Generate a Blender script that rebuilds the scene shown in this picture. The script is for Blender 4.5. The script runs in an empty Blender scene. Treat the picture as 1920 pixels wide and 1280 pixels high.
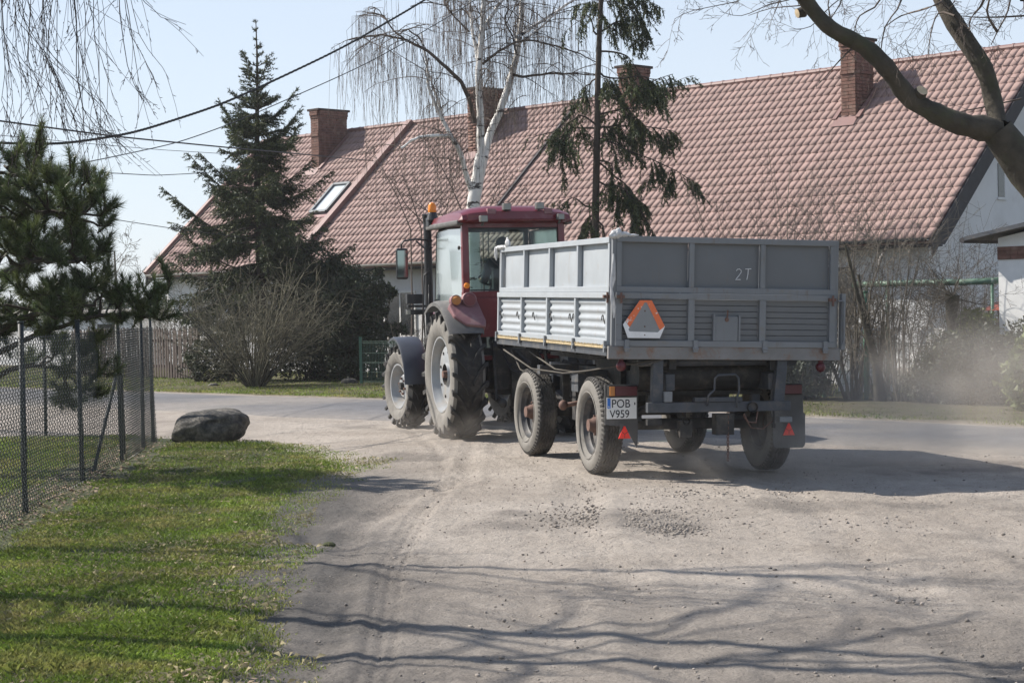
import bpy, math, random
import numpy as np
from mathutils import Matrix, Vector
random.seed(7); RNG = np.random.default_rng(11)
sc = bpy.context.scene
COL = sc.collection
R = math.radians

# ---------------------------------------------------------------- camera
F = 3500.0; HC = 1.68; ROLL = R(1.2); PITCH = math.atan(65 / F)
fwd = np.array([0, math.cos(PITCH), -math.sin(PITCH)]); r0 = np.array([1., 0, 0]); u0 = np.cross(r0, fwd)
right = r0 * math.cos(ROLL) - u0 * math.sin(ROLL); up = u0 * math.cos(ROLL) + r0 * math.sin(ROLL)
CAM = np.array([0, 0, HC])
cam = bpy.data.cameras.new('camera'); camo = bpy.data.objects.new('camera', cam); COL.objects.link(camo)
m = Matrix.Identity(4)
for i in range(3):
    m[i][0] = right[i]; m[i][1] = up[i]; m[i][2] = -fwd[i]; m[i][3] = CAM[i]
camo.matrix_world = m
cam.lens = F / 1920 * 36; cam.sensor_width = 36; cam.clip_start = 0.5; cam.clip_end = 3000
sc.camera = camo

def ray(x, y): return fwd + right * (x - 960) / F - up * (y - 640) / F
def gnd(x, y, z=0.0):
    r = ray(x, y); return CAM + (z - HC) / r[2] * r
def atY(x, y, Y):
    r = ray(x, y); return CAM + r * (Y / r[1])

# ---------------------------------------------------------------- light
SUN_AZ = R(111)          # direction the shadows run, clockwise from +Y
SUN_EL = R(41)
toward = Vector((-math.sin(SUN_AZ) * math.cos(SUN_EL), -math.cos(SUN_AZ) * math.cos(SUN_EL), math.sin(SUN_EL)))
w = bpy.data.worlds.new('World'); sc.world = w; w.use_nodes = True
nt = w.node_tree; nt.nodes.clear()
sky = nt.nodes.new('ShaderNodeTexSky'); sky.sky_type = 'NISHITA'; sky.sun_disc = False
sky.sun_elevation = SUN_EL; sky.sun_rotation = math.atan2(toward.x, toward.y)
sky.altitude = 50; sky.air_density = 1.0; sky.dust_density = 0.4; sky.ozone_density = 2.4
bg = nt.nodes.new('ShaderNodeBackground'); bg.inputs[1].default_value = 0.098
wo = nt.nodes.new('ShaderNodeOutputWorld')
veil = nt.nodes.new('ShaderNodeMix'); veil.data_type = 'RGBA'; # spring haze, thickest towards the horizon
gco = nt.nodes.new('ShaderNodeTexCoord'); sep = nt.nodes.new('ShaderNodeSeparateXYZ'); nt.links.new(gco.outputs['Generated'], sep.inputs[0])
el = nt.nodes.new('ShaderNodeMapRange'); el.interpolation_type = 'SMOOTHSTEP'; el.inputs[1].default_value = 0.0; el.inputs[2].default_value = 0.75; el.inputs[3].default_value = 0.75; el.inputs[4].default_value = 0.12
nt.links.new(sep.outputs['Z'], el.inputs[0]); nt.links.new(el.outputs[0], veil.inputs['Factor'])
veil.inputs['B'].default_value = (5.5, 6.0, 6.8, 1); nt.links.new(sky.outputs[0], veil.inputs['A'])
nt.links.new(veil.outputs['Result'], bg.inputs[0]); nt.links.new(bg.outputs[0], wo.inputs[0])
sl = bpy.data.lights.new('sun', 'SUN'); sl.energy = 5.0; sl.angle = R(0.53); sl.color = (1.0, 0.935, 0.85)
so = bpy.data.objects.new('sun', sl); COL.objects.link(so)
so.rotation_euler = toward.to_track_quat('Z', 'Y').to_euler(); so.location = (-30, 10, 40)
sc.view_settings.view_transform = 'Standard'; sc.view_settings.look = 'None'
sc.view_settings.gamma = 1; sc.view_settings.exposure = 0.60; sc.view_settings.use_curve_mapping = False
cy = sc.cycles
cy.max_bounces = 8; cy.diffuse_bounces = 3; cy.glossy_bounces = 3; cy.transmission_bounces = 6
cy.transparent_max_bounces = 16; cy.volume_bounces = 1; cy.use_denoising = True
cy.volume_step_rate = 1.0; cy.volume_max_steps = 256
cy.sample_clamp_indirect = 6

# ---------------------------------------------------------------- materials
MATS = {}
def mat(name, col, rough=0.6, metal=0.0, var=0.12, vscale=6.0, bump=0.0, bscale=40.0, col2=None, c2scale=3.0,
        c2lo=0.5, c2hi=0.62, island=0.0, spec=0.5, trans=0.0, coat=0.0, coord='Object', streak=None):
    if name in MATS: return MATS[name]
    M = bpy.data.materials.new(name); M.use_nodes = True; n = M.node_tree.nodes; l = M.node_tree.links
    b = n['Principled BSDF']; out = n['Material Output']
    tc = n.new('ShaderNodeTexCoord')
    src = tc.outputs[coord] if coord != 'World' else n.new('ShaderNodeNewGeometry').outputs['Position']
    def noise(s, d=6, rg=0.6, vec=None):
        t = n.new('ShaderNodeTexNoise'); t.inputs['Scale'].default_value = s; t.inputs['Detail'].default_value = d
        t.inputs['Roughness'].default_value = rg; l.new(vec or src, t.inputs['Vector']); return t.outputs['Fac']
    def ramp(src, lo, hi):
        r = n.new('ShaderNodeMapRange'); r.inputs[1].default_value = lo; r.inputs[2].default_value = hi
        l.new(src, r.inputs[0]); return r.outputs[0]
    base = n.new('ShaderNodeMix'); base.data_type = 'RGBA'
    c = np.array(col)
    base.inputs['A'].default_value = (*np.clip(c * (1 - var), 0, 1), 1); base.inputs['B'].default_value = (*np.clip(c * (1 + var), 0, 1), 1)
    l.new(ramp(noise(vscale), 0.3, 0.7), base.inputs['Factor']); cur = base.outputs['Result']
    if col2 is not None:
        mx = n.new('ShaderNodeMix'); mx.data_type = 'RGBA'; mx.inputs['B'].default_value = (*col2, 1)
        l.new(cur, mx.inputs['A']); l.new(ramp(noise(c2scale, 8, 0.68), c2lo, c2hi), mx.inputs['Factor']); cur = mx.outputs['Result']
    if streak:   # rust and dirt running down
        mp = n.new('ShaderNodeMapping'); mp.inputs['Scale'].default_value = (9, 9, 1.1); l.new(src, mp.inputs[0])
        mx = n.new('ShaderNodeMix'); mx.data_type = 'RGBA'; mx.inputs['B'].default_value = (*streak, 1); l.new(cur, mx.inputs['A'])
        l.new(ramp(noise(1.6, 7, 0.7, mp.outputs[0]), 0.60, 0.76), mx.inputs['Factor']); cur = mx.outputs['Result']
        mx = n.new('ShaderNodeMix'); mx.data_type = 'RGBA'; mx.inputs['B'].default_value = (streak[0] * .9, streak[1] * .75, streak[2] * .6, 1); l.new(cur, mx.inputs['A'])
        l.new(ramp(noise(17, 5, 0.7), 0.68, 0.72), mx.inputs['Factor']); cur = mx.outputs['Result']
    if island:
        g = n.new('ShaderNodeNewGeometry'); h = n.new('ShaderNodeHueSaturation')
        mr = n.new('ShaderNodeMapRange'); mr.inputs[3].default_value = 1 - island; mr.inputs[4].default_value = 1 + island
        l.new(g.outputs['Random Per Island'], mr.inputs[0]); l.new(mr.outputs[0], h.inputs['Value'])
        l.new(cur, h.inputs['Color']); cur = h.outputs['Color']
    l.new(cur, b.inputs['Base Color'])
    b.inputs['Roughness'].default_value = rough; b.inputs['Metallic'].default_value = metal
    b.inputs['Specular IOR Level'].default_value = spec; b.inputs['Coat Weight'].default_value = coat
    if bump:
        bp = n.new('ShaderNodeBump'); bp.inputs['Strength'].default_value = 1.0; bp.inputs['Distance'].default_value = bump
        l.new(noise(bscale, 8, 0.65), bp.inputs['Height']); l.new(bp.outputs[0], b.inputs['Normal'])
    if trans:
        t = n.new('ShaderNodeBsdfTranslucent'); l.new(cur, t.inputs[0]); ms = n.new('ShaderNodeMixShader')
        ms.inputs[0].default_value = trans; l.new(b.outputs[0], ms.inputs[1]); l.new(t.outputs[0], ms.inputs[2]); l.new(ms.outputs[0], out.inputs[0])
    MATS[name] = M; return M
def glass(name, tint, refl=1.45, rough=0.02, opaque=0.0, oc=(.1, .1, .1)):
    M = bpy.data.materials.new(name); M.use_nodes = True; n = M.node_tree.nodes; l = M.node_tree.links; n.clear()
    out = n.new('ShaderNodeOutputMaterial'); tr = n.new('ShaderNodeBsdfTransparent'); tr.inputs[0].default_value = (*tint, 1)
    gl = n.new('ShaderNodeBsdfGlossy'); gl.inputs['Roughness'].default_value = rough
    fr = n.new('ShaderNodeFresnel'); fr.inputs[0].default_value = refl; mx = n.new('ShaderNodeMixShader')
    l.new(fr.outputs[0], mx.inputs[0]); l.new(tr.outputs[0], mx.inputs[1]); l.new(gl.outputs[0], mx.inputs[2])
    if opaque:   # a film of dust on the pane
        df = n.new('ShaderNodeBsdfDiffuse'); df.inputs[0].default_value = (*oc, 1); m2 = n.new('ShaderNodeMixShader')
        m2.inputs[0].default_value = opaque; l.new(mx.outputs[0], m2.inputs[1]); l.new(df.outputs[0], m2.inputs[2]); l.new(m2.outputs[0], out.inputs[0])
    else: l.new(mx.outputs[0], out.inputs[0])
    return M

M_grey = mat('shaded_grey_paint', (0.185, 0.195, 0.205), 0.5, var=0.1, vscale=3, col2=(0.19, 0.175, 0.155), c2scale=5, c2lo=0.56, c2hi=0.75, bump=0.0015, bscale=60, streak=(0.15, 0.10, 0.07))  # trailer grey darkened, the shade of its rear put into the colour
M_grey2 = mat('shaded_grey_sheet', (0.138, 0.147, 0.157), 0.45, var=0.07, vscale=2.2, col2=(0.155, 0.155, 0.15), c2scale=3.5, c2lo=0.55, c2hi=0.8, bump=0.003, bscale=4, streak=(0.16, 0.135, 0.11))  # sheet grey of tailgate and far side, darkened for their shade
M_light = mat('sunlit_grey_paint', (0.345, 0.37, 0.39), 0.45, var=0.07, vscale=4, col2=(0.36, 0.33, 0.29), c2scale=7, c2lo=0.6, c2hi=0.8, bump=0.0012, bscale=50, streak=(0.30, 0.24, 0.18))  # lighter copy of the trailer grey for the sunlit near side
M_chassis = mat('chassis_paint', (0.052, 0.058, 0.068), 0.6, var=0.25, vscale=8, col2=(0.13, 0.115, 0.10), c2scale=6, c2lo=0.5, c2hi=0.7)
M_dark = mat('dark_steel', (0.022, 0.021, 0.020), 0.65, var=0.3, vscale=9, col2=(0.10, 0.085, 0.07), c2scale=6, c2lo=0.5, c2hi=0.72)
M_wood = mat('straw_wood', (0.42, 0.33, 0.19), 0.8, var=0.35, vscale=30)
M_rust = mat('rusty_iron', (0.15, 0.085, 0.065), 0.8, var=0.3, vscale=14, bump=0.002, bscale=60)
M_tyre = mat('dusty_tyre', (0.045, 0.043, 0.041), 0.85, var=0.2, vscale=6, col2=(0.19, 0.175, 0.15), c2scale=4, c2lo=0.45, c2hi=0.75, bump=0.002, bscale=80)
M_side = mat('dusty_sidewall', (0.20, 0.188, 0.168), 0.9, var=0.14, vscale=5, col2=(0.12, 0.112, 0.10), c2scale=6, c2lo=0.5, c2hi=0.7)
M_lug = mat('tractor_tyre', (0.03, 0.029, 0.028), 0.8, var=0.25, vscale=5, col2=(0.11, 0.10, 0.088), c2scale=5, c2lo=0.52, c2hi=0.75, bump=0.002, bscale=70)
M_rim = mat('silver_rim', (0.32, 0.335, 0.345), 0.45, 0.15, var=0.1, vscale=6, col2=(0.34, 0.31, 0.27), c2scale=5, c2lo=0.5, c2hi=0.7)
M_rimd = mat('dark_rim', (0.05, 0.052, 0.056), 0.6, var=0.3, vscale=8, col2=(0.14, 0.125, 0.11), c2scale=8, c2lo=0.5, c2hi=0.7)
M_red = mat('maroon_paint', (0.15, 0.012, 0.017), 0.35, var=0.12, vscale=3, coat=0.4, col2=(0.24, 0.10, 0.10), c2scale=4, c2lo=0.55, c2hi=0.8)
M_redd = mat('dusty_maroon', (0.25, 0.12, 0.125), 0.65, var=0.12, vscale=4, col2=(0.33, 0.24, 0.22), c2scale=4, c2lo=0.5, c2hi=0.75)
M_plast = mat('dusty_plastic', (0.10, 0.098, 0.095), 0.7, var=0.2, vscale=4, col2=(0.2, 0.185, 0.165), c2scale=4, c2lo=0.5, c2hi=0.75)
M_black = mat('black_plastic', (0.018, 0.018, 0.02), 0.45, var=0.2, vscale=6)
M_fend = mat('front_mudguard_plastic', (0.05, 0.055, 0.068), 0.38, var=0.15, vscale=5)
M_seat = mat('seat_cloth', (0.03, 0.03, 0.035), 0.9)
M_white = mat('white_paint', (0.72, 0.71, 0.68), 0.6, var=0.06)
M_plate = mat('plate_white', (0.78, 0.78, 0.76), 0.4, var=0.03)
M_blue = mat('plate_blue', (0.03, 0.18, 0.60), 0.4, var=0.05)
M_ink = mat('plate_ink', (0.01, 0.01, 0.012), 0.5)
M_chalk = mat('chalk', (0.75, 0.75, 0.75), 0.9)
M_orange = mat('orange_reflector', (0.78, 0.17, 0.055), 0.4, var=0.08, col2=(0.75, 0.72, 0.68), c2scale=14, c2lo=0.60, c2hi=0.63)
M_wrefl = mat('white_reflector', (0.78, 0.78, 0.78), 0.4, col2=(0.35, 0.35, 0.35), c2scale=18, c2lo=0.66, c2hi=0.69)
M_redl = mat('red_lens', (0.09, 0.012, 0.016), 0.4, var=0.1)
M_redr = mat('bright_red_reflector', (0.90, 0.035, 0.02), 0.3, var=0.1)
M_ambl = mat('amber_lens', (0.85, 0.26, 0.02), 0.3, var=0.1)
M_ambd = mat('dusty_amber_lens', (0.50, 0.20, 0.05), 0.5, var=0.1)
M_lamp = mat('lamp_glass', (0.30, 0.30, 0.27), 0.25, var=0.1)
M_cloth = mat('plastic_sack', (0.62, 0.62, 0.62), 0.6, var=0.15, vscale=12, trans=0.2)
M_twine = mat('sack_cloth', (0.075, 0.066, 0.055), 0.9, var=0.3)
M_tile = mat('roof_tile_paint', (0.295, 0.198, 0.175), 0.75, spec=0.3, streak=(0.19, 0.14, 0.12), var=0.08, vscale=0.8, col2=(0.27, 0.19, 0.165), c2scale=1.3, c2lo=0.48, c2hi=0.75, coord='World', island=0.13)
M_tile2 = mat('verge_paint', (0.21, 0.115, 0.10), 0.5, var=0.08)
M_bdark = mat('dark_board', (0.035, 0.032, 0.035), 0.7, var=0.2)
M_wall = mat('render_wall', (0.66, 0.66, 0.655), 0.9, var=0.06, vscale=1.5, col2=(0.50, 0.49, 0.47), c2scale=1.0, c2lo=0.5, c2hi=0.8, bump=0.004, bscale=30)
M_gutter = mat('pale_gutter', (0.62, 0.58, 0.54), 0.5, var=0.06)
M_brick = mat('chimney_brick', (0.15, 0.075, 0.056), 0.85, var=0.45, vscale=6.5, col2=(0.23, 0.155, 0.12), c2scale=5, c2lo=0.5, c2hi=0.7, coord='World', island=0.2)
M_mort = mat('mortar', (0.18, 0.15, 0.135), 0.95, var=0.1)
M_soot = mat('sooty_brick', (0.05, 0.035, 0.03), 0.9, var=0.3)
M_bark = mat('grey_bark', (0.062, 0.052, 0.038), 0.9, var=0.35, vscale=7, col2=(0.06, 0.064, 0.03), c2scale=3, c2lo=0.5, c2hi=0.7, bump=0.012, bscale=22)
M_cut = mat('cut_wood', (0.52, 0.42, 0.28), 0.8, var=0.12, vscale=14)
M_barkd = mat('dark_bark', (0.055, 0.042, 0.033), 0.95, var=0.3, vscale=6, bump=0.008, bscale=25)
M_twig = mat('twig_bark', (0.10, 0.078, 0.064), 0.9, var=0.2, island=0.3)
M_twigd = mat('dark_twig', (0.045, 0.036, 0.036), 0.9, var=0.2, island=0.3)
M_twigl = mat('pale_twig', (0.13, 0.112, 0.088), 0.9, var=0.2, island=0.45)
M_twigg = mat('olive_twig', (0.125, 0.115, 0.078), 0.9, var=0.2, island=0.75)
M_spr = mat('spruce_needles', (0.046, 0.062, 0.026), 0.55, var=0.35, vscale=1.0, island=0.8, trans=0.12, spec=0.35)
M_spr2 = mat('spruce_needles_light', (0.085, 0.10, 0.032), 0.6, var=0.3, vscale=1.0, island=0.7, trans=0.2)
M_pine = mat('pine_needles', (0.075, 0.105, 0.036), 0.35, var=0.3, vscale=1.5, island=0.7, trans=0.25, spec=0.5)
M_pine2 = mat('pine_needles_pale', (0.13, 0.155, 0.055), 0.4, var=0.3, vscale=1.5, island=0.6, trans=0.25)
M_thuja = mat('thuja_leaves', (0.030, 0.042, 0.018), 0.7, var=0.3, vscale=1.5, island=0.5, trans=0.12)
M_hedge = mat('hedge_leaves', (0.030, 0.040, 0.016), 0.6, var=0.3, vscale=1.5, island=0.5, trans=0.15)
M_bamboo = mat('bamboo_leaves', (0.13, 0.16, 0.05), 0.6, var=0.25, vscale=2, island=0.4, trans=0.25)
M_postg = mat('green_post_paint', (0.055, 0.14, 0.095), 0.5, var=0.15)
M_postd = mat('dark_green_post', (0.012, 0.018, 0.020), 0.6, var=0.2)
M_wire = mat('coated_wire', (0.035, 0.045, 0.043), 0.35, var=0.1, spec=0.6)
M_wireg = mat('fence_panel_wire', (0.06, 0.12, 0.09), 0.5)
M_fw = mat('weathered_picket', (0.115, 0.09, 0.075), 0.9, var=0.25, vscale=3)
M_cable = mat('cable_rubber', (0.02, 0.022, 0.025), 0.6)
M_stone = mat('granite', (0.155, 0.14, 0.115), 0.85, var=0.4, vscale=22, col2=(0.045, 0.043, 0.04), c2scale=5, c2lo=0.40, c2hi=0.60, bump=0.035, bscale=9)
M_peb = mat('pebble', (0.24, 0.21, 0.18), 0.9, var=0.2, island=0.45)
M_leaf = mat('dead_leaf', (0.26, 0.19, 0.13), 0.8, var=0.2, island=0.5, trans=0.1)
M_leafd = mat('rotten_leaf', (0.12, 0.09, 0.065), 0.9, var=0.2, island=0.5)
M_straw = mat('dead_straw', (0.34, 0.29, 0.17), 0.8, var=0.25, island=0.4, trans=0.2)
M_grass = mat('grass_blades', (0.145, 0.205, 0.030), 0.55, var=0.5, vscale=1.1, col2=(0.32, 0.28, 0.10), c2scale=1.3, c2lo=0.46, c2hi=0.68, island=0.45, trans=0.35, coord='Object')
M_grassbase = mat('lawn_soil', (0.055, 0.065, 0.022), 0.95, var=0.3, vscale=1.4, col2=(0.12, 0.10, 0.06), c2scale=3.0, c2lo=0.5, c2hi=0.7, bump=0.03, bscale=14)
M_skin = mat('skin', (0.42, 0.25, 0.18), 0.5)
M_jacket = mat('dark_jacket', (0.03, 0.035, 0.05), 0.9)
M_shedroof = mat('felt_roof', (0.16, 0.15, 0.145), 0.9, var=0.15)
M_frame = mat('skylight_frame', (0.10, 0.115, 0.125), 0.5)
M_green = mat('mossy_green_tube', (0.09, 0.17, 0.12), 0.6, var=0.25, vscale=5, col2=(0.45, 0.5, 0.42), c2scale=10, c2lo=0.55, c2hi=0.65)

def birch_mat():
    M = mat('birch_bark', (0.82, 0.80, 0.76), 0.7, var=0.10, vscale=6, col2=(0.035, 0.03, 0.028), c2scale=1.0, c2lo=0.565, c2hi=0.60, bump=0.004, bscale=30)
    n = M.node_tree.nodes; l = M.node_tree.links
    mp = n.new('ShaderNodeMapping'); mp.inputs['Scale'].default_value = (2.2, 2.2, 7.0)
    tc = [x for x in n if x.type == 'TEX_COORD'][0]; l.new(tc.outputs['Object'], mp.inputs[0])
    for t in [x for x in n if x.type == 'TEX_NOISE' and abs(x.inputs['Scale'].default_value - 1.0) < 1e-6]: l.new(mp.outputs[0], t.inputs['Vector'])
    return M
M_birch = birch_mat()

def ground_mat(name, c1, c2, c3, bump, fine, patch=0.5):
    """beaten earth: three earth tones mixed at several sizes, grit on top"""
    M = bpy.data.materials.new(name); M.use_nodes = True; n = M.node_tree.nodes; l = M.node_tree.links
    b = n['Principled BSDF']; b.inputs['Roughness'].default_value = 0.95; b.inputs['Specular IOR Level'].default_value = 0.2
    tc = n.new('ShaderNodeTexCoord')
    def noise(s, d, rg, sc_=(1, 1, 1)):
        mp = n.new('ShaderNodeMapping'); mp.inputs['Scale'].default_value = sc_; l.new(tc.outputs['Object'], mp.inputs[0])
        t = n.new('ShaderNodeTexNoise'); t.inputs['Scale'].default_value = s; t.inputs['Detail'].default_value = d; t.inputs['Roughness'].default_value = rg
        l.new(mp.outputs[0], t.inputs['Vector']); return t.outputs['Fac']
    def mr(s, a, b_, c=0, d=1):
        r = n.new('ShaderNodeMapRange'); r.inputs[1].default_value = a; r.inputs[2].default_value = b_; r.inputs[3].default_value = c; r.inputs[4].default_value = d
        l.new(s, r.inputs[0]); return r.outputs[0]
    def mix(a, b_, f, mode='MIX'):
        x = n.new('ShaderNodeMix'); x.data_type = 'RGBA'; x.blend_type = mode
        for k, v in (('A', a), ('B', b_)):
            if isinstance(v, tuple): x.inputs[k].default_value = (*v, 1)
            else: l.new(v, x.inputs[k])
        if isinstance(f, float): x.inputs['Factor'].default_value = f
        else: l.new(f, x.inputs['Factor'])
        return x.outputs['Result']
    a = mix(c1, c2, mr(noise(patch, 5, 0.6), 0.38, 0.62))
    at = n.new('ShaderNodeAttribute'); at.attribute_name = 'soil'     # 0 packed pale dirt .. 1 dark loose soil
    a = mix(a, c3, at.outputs['Fac'])
    g = mr(noise(70, 5, 0.8), 0.3, 0.7, 0.62, 1.32)
    gg = n.new('ShaderNodeCombineColor'); [l.new(g, gg.inputs[i]) for i in range(3)]
    a = mix(a, gg.outputs[0], 1.0, 'MULTIPLY')
    g2 = mr(noise(6, 6, 0.7, (1, 0.5, 1)), 0.3, 0.7, 0.84, 1.12)
    gg2 = n.new('ShaderNodeCombineColor'); [l.new(g2, gg2.inputs[i]) for i in range(3)]
    a = mix(a, gg2.outputs[0], 1.0, 'MULTIPLY')
    l.new(a, b.inputs['Base Color'])
    bp = n.new('ShaderNodeBump'); bp.inputs['Distance'].default_value = bump; l.new(noise(fine, 8, 0.75), bp.inputs['Height'])
    bp2 = n.new('ShaderNodeBump'); bp2.inputs['Distance'].default_value = bump * 2.5; l.new(noise(fine * 0.22, 5, 0.6), bp2.inputs['Height'])
    l.new(bp2.outputs[0], bp.inputs['Normal']); l.new(bp.outputs[0], b.inputs['Normal'])
    return M
M_dirt = ground_mat('packed_dirt', (0.365, 0.320, 0.274), (0.448, 0.398, 0.346), (0.115, 0.108, 0.10), 0.016, 70)
M_asph = ground_mat('worn_asphalt', (0.13, 0.132, 0.14), (0.17, 0.17, 0.176), (0.31, 0.275, 0.235), 0.003, 120)
M_verge = ground_mat('verge_soil', (0.085, 0.082, 0.040), (0.13, 0.112, 0.075), (0.30, 0.26, 0.21), 0.03, 18, 1.6)
M_earth = ground_mat('field_earth', (0.10, 0.105, 0.04), (0.13, 0.11, 0.06), (0.15, 0.12, 0.085), 0.02, 20)

# ---------------------------------------------------------------- object helpers
def link(name, me, parent=None, m=None):
    o = bpy.data.objects.new(name, me); COL.objects.link(o)
    if m is not None and me is not None and hasattr(me, 'materials') and len(me.materials) == 0: me.materials.append(m)
    if parent is not None: o.parent = parent
    return o
def tag(o, label=None, cat=None, group=None, kind=None):
    if label: o['label'] = label
    if cat: o['category'] = cat
    if group: o['group'] = group
    if kind: o['kind'] = kind
    return o
def empty(name, loc=(0, 0, 0), rot=(0, 0, 0), label=None, cat=None, group=None):
    o = bpy.data.objects.new(name, None); COL.objects.link(o); o.location = loc; o.rotation_euler = rot
    o.empty_display_size = 0.3
    return tag(o, label, cat, group)
def npmesh(name, V, Fa, smooth=False):
    V = np.asarray(V, dtype=np.float32).reshape(-1, 3); Fa = np.asarray(Fa, dtype=np.int32); k = Fa.shape[1]
    me = bpy.data.meshes.new(name); me.vertices.add(len(V)); me.vertices.foreach_set('co', V.ravel())
    me.loops.add(Fa.size); me.loops.foreach_set('vertex_index', Fa.ravel())
    me.polygons.add(len(Fa)); me.polygons.foreach_set('loop_start', np.arange(0, Fa.size, k, dtype=np.int32))
    me.polygons.foreach_set('loop_total', np.full(len(Fa), k, dtype=np.int32))
    me.update(calc_edges=True); me.validate()
    if smooth: me.polygons.foreach_set('use_smooth', np.ones(len(me.polygons), dtype=bool))
    return me

class MB:
    def __init__(s, xf=None): s.v = []; s.f = []; s.xf = xf
    def add(s, vs, fs):
        n = len(s.v); s.v += [tuple(map(float, p)) for p in vs]; s.f += [tuple(i + n for i in f) for f in fs]; return s
    def box(s, x0, x1, y0, y1, z0, z1):
        v = [(x, y, z) for x in (x0, x1) for y in (y0, y1) for z in (z0, z1)]
        return s.add(v, [(0, 1, 3, 2), (4, 6, 7, 5), (0, 4, 5, 1), (2, 3, 7, 6), (0, 2, 6, 4), (1, 5, 7, 3)])
    def bar(s, p, q, w, h, upv=(0, 0, 1)):
        p = np.array(p, float); q = np.array(q, float); t = q - p; t /= np.linalg.norm(t)
        a = np.cross(t, upv); 
        if np.linalg.norm(a) < 1e-6: a = np.array([1., 0, 0])
        a /= np.linalg.norm(a); b = np.cross(a, t); a = a * w / 2; b = b * h / 2
        v = [p - a - b, p + a - b, p + a + b, p - a + b, q - a - b, q + a - b, q + a + b, q - a + b]
        return s.add(v, [(0, 1, 2, 3), (7, 6, 5, 4), (0, 4, 5, 1), (1, 5, 6, 2), (2, 6, 7, 3), (3, 7, 4, 0)])
    def tube(s, pts, r, n=8, cap=True):
        pts = [np.array(p, float) for p in pts]; rs = r if hasattr(r, '__len__') else [r] * len(pts); vs = []; fs = []
        prev = None
        for i, p in enumerate(pts):
            t = pts[min(i + 1, len(pts) - 1)] - pts[max(i - 1, 0)]; t = t / (np.linalg.norm(t) + 1e-12)
            if prev is None:
                a = np.cross(t, (0, 0, 1) if abs(t[2]) < 0.9 else (1, 0, 0))
            else: a = prev - t * (prev @ t)
            a = a / (np.linalg.norm(a) + 1e-12); prev = a; b = np.cross(t, a)
            for k in range(n):
                an = 2 * math.pi * k / n; vs.append(p + (a * math.cos(an) + b * math.sin(an)) * rs[i])
        for i in range(len(pts) - 1):
            for k in range(n):
                k2 = (k + 1) % n; fs.append((i * n + k, i * n + k2, (i + 1) * n + k2, (i + 1) * n + k))
        if cap: fs.append(tuple(range(n))[::-1]); fs.append(tuple((len(pts) - 1) * n + k for k in range(n)))
        return s.add(vs, fs)
    def lathe(s, prof, o=(0, 0, 0), ax='x', n=40, a0=0.0, a1=2 * math.pi):
        """prof: (axial, radius) pairs turned round an axis"""
        full = abs(a1 - a0 - 2 * math.pi) < 1e-6; m_ = n if full else n + 1; vs = []
        for (t, r) in prof:
            for k in range(m_):
                a = a0 + (a1 - a0) * k / n; c, d = r * math.cos(a), r * math.sin(a)
                vs.append({'x': (o[0] + t, o[1] + c, o[2] + d), 'y': (o[0] + d, o[1] + t, o[2] + c), 'z': (o[0] + c, o[1] + d, o[2] + t)}[ax])
        fs = []
        for i in range(len(prof) - 1):
            for k in range(n):
                k2 = (k + 1) % m_; fs.append((i * m_ + k, i * m_ + k2, (i + 1) * m_ + k2, (i + 1) * m_ + k))
        return s.add(vs, fs)
    def prism(s, poly, a, b, ax='x'):
        n = len(poly)
        def P(t, p): return {'x': (t, p[0], p[1]), 'y': (p[0], t, p[1]), 'z': (p[0], p[1], t)}[ax]
        v = [P(a, p) for p in poly] + [P(b, p) for p in poly]
        f = [tuple(range(n))[::-1], tuple(range(n, 2 * n))] + [(i, (i + 1) % n, n + (i + 1) % n, n + i) for i in range(n)]
        return s.add(v, f)
    def ball(s, c, r, n=12, m_=8):
        r = r if hasattr(r, '__len__') else (r, r, r); vs = []; fs = []
        for i in range(m_ + 1):
            th = math.pi * i / m_
            for k in range(n):
                a = 2 * math.pi * k / n; vs.append((c[0] + r[0] * math.sin(th) * math.cos(a), c[1] + r[1] * math.sin(th) * math.sin(a), c[2] + r[2] * math.cos(th)))
        for i in range(m_):
            for k in range(n): fs.append((i * n + k, (i + 1) * n + k, (i + 1) * n + (k + 1) % n, i * n + (k + 1) % n))
        return s.add(vs, fs)
    def mesh(s, name, smooth=False, weld=False):
        me = bpy.data.meshes.new(name); V = s.v
        if s.xf is not None: V = [tuple(s.xf @ Vector(p)) for p in V]
        me.from_pydata(V, [], s.f); me.validate(); me.update()
        if smooth: me.polygons.foreach_set('use_smooth', [True] * len(me.polygons))
        return me
    def build(s, name, m_, parent=None, smooth=False, bevel=0.0, auto=False):
        me = s.mesh(name, smooth); o = link(name, me, parent, m_)
        if bevel:
            b = o.modifiers.new('bevel', 'BEVEL'); b.width = bevel; b.segments = 2; b.limit_method = 'ANGLE'; b.harden_normals = False
        if auto:
            import bmesh
            bm = bmesh.new(); bm.from_mesh(me); bmesh.ops.remove_doubles(bm, verts=bm.verts, dist=1e-5)
            bmesh.ops.recalc_face_normals(bm, faces=bm.faces)
            for e in bm.edges:
                if len(e.link_faces) == 2 and e.calc_face_angle(0) > R(35): e.smooth = False
            for f in bm.faces: f.smooth = True
            bm.to_mesh(me); bm.free()
        return o

def copy_tree(o, parent=None):
    c = o.copy(); COL.objects.link(c); c.parent = parent
    for ch in [x for x in bpy.data.objects if x.parent == o]: copy_tree(ch, c)
    return c

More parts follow.
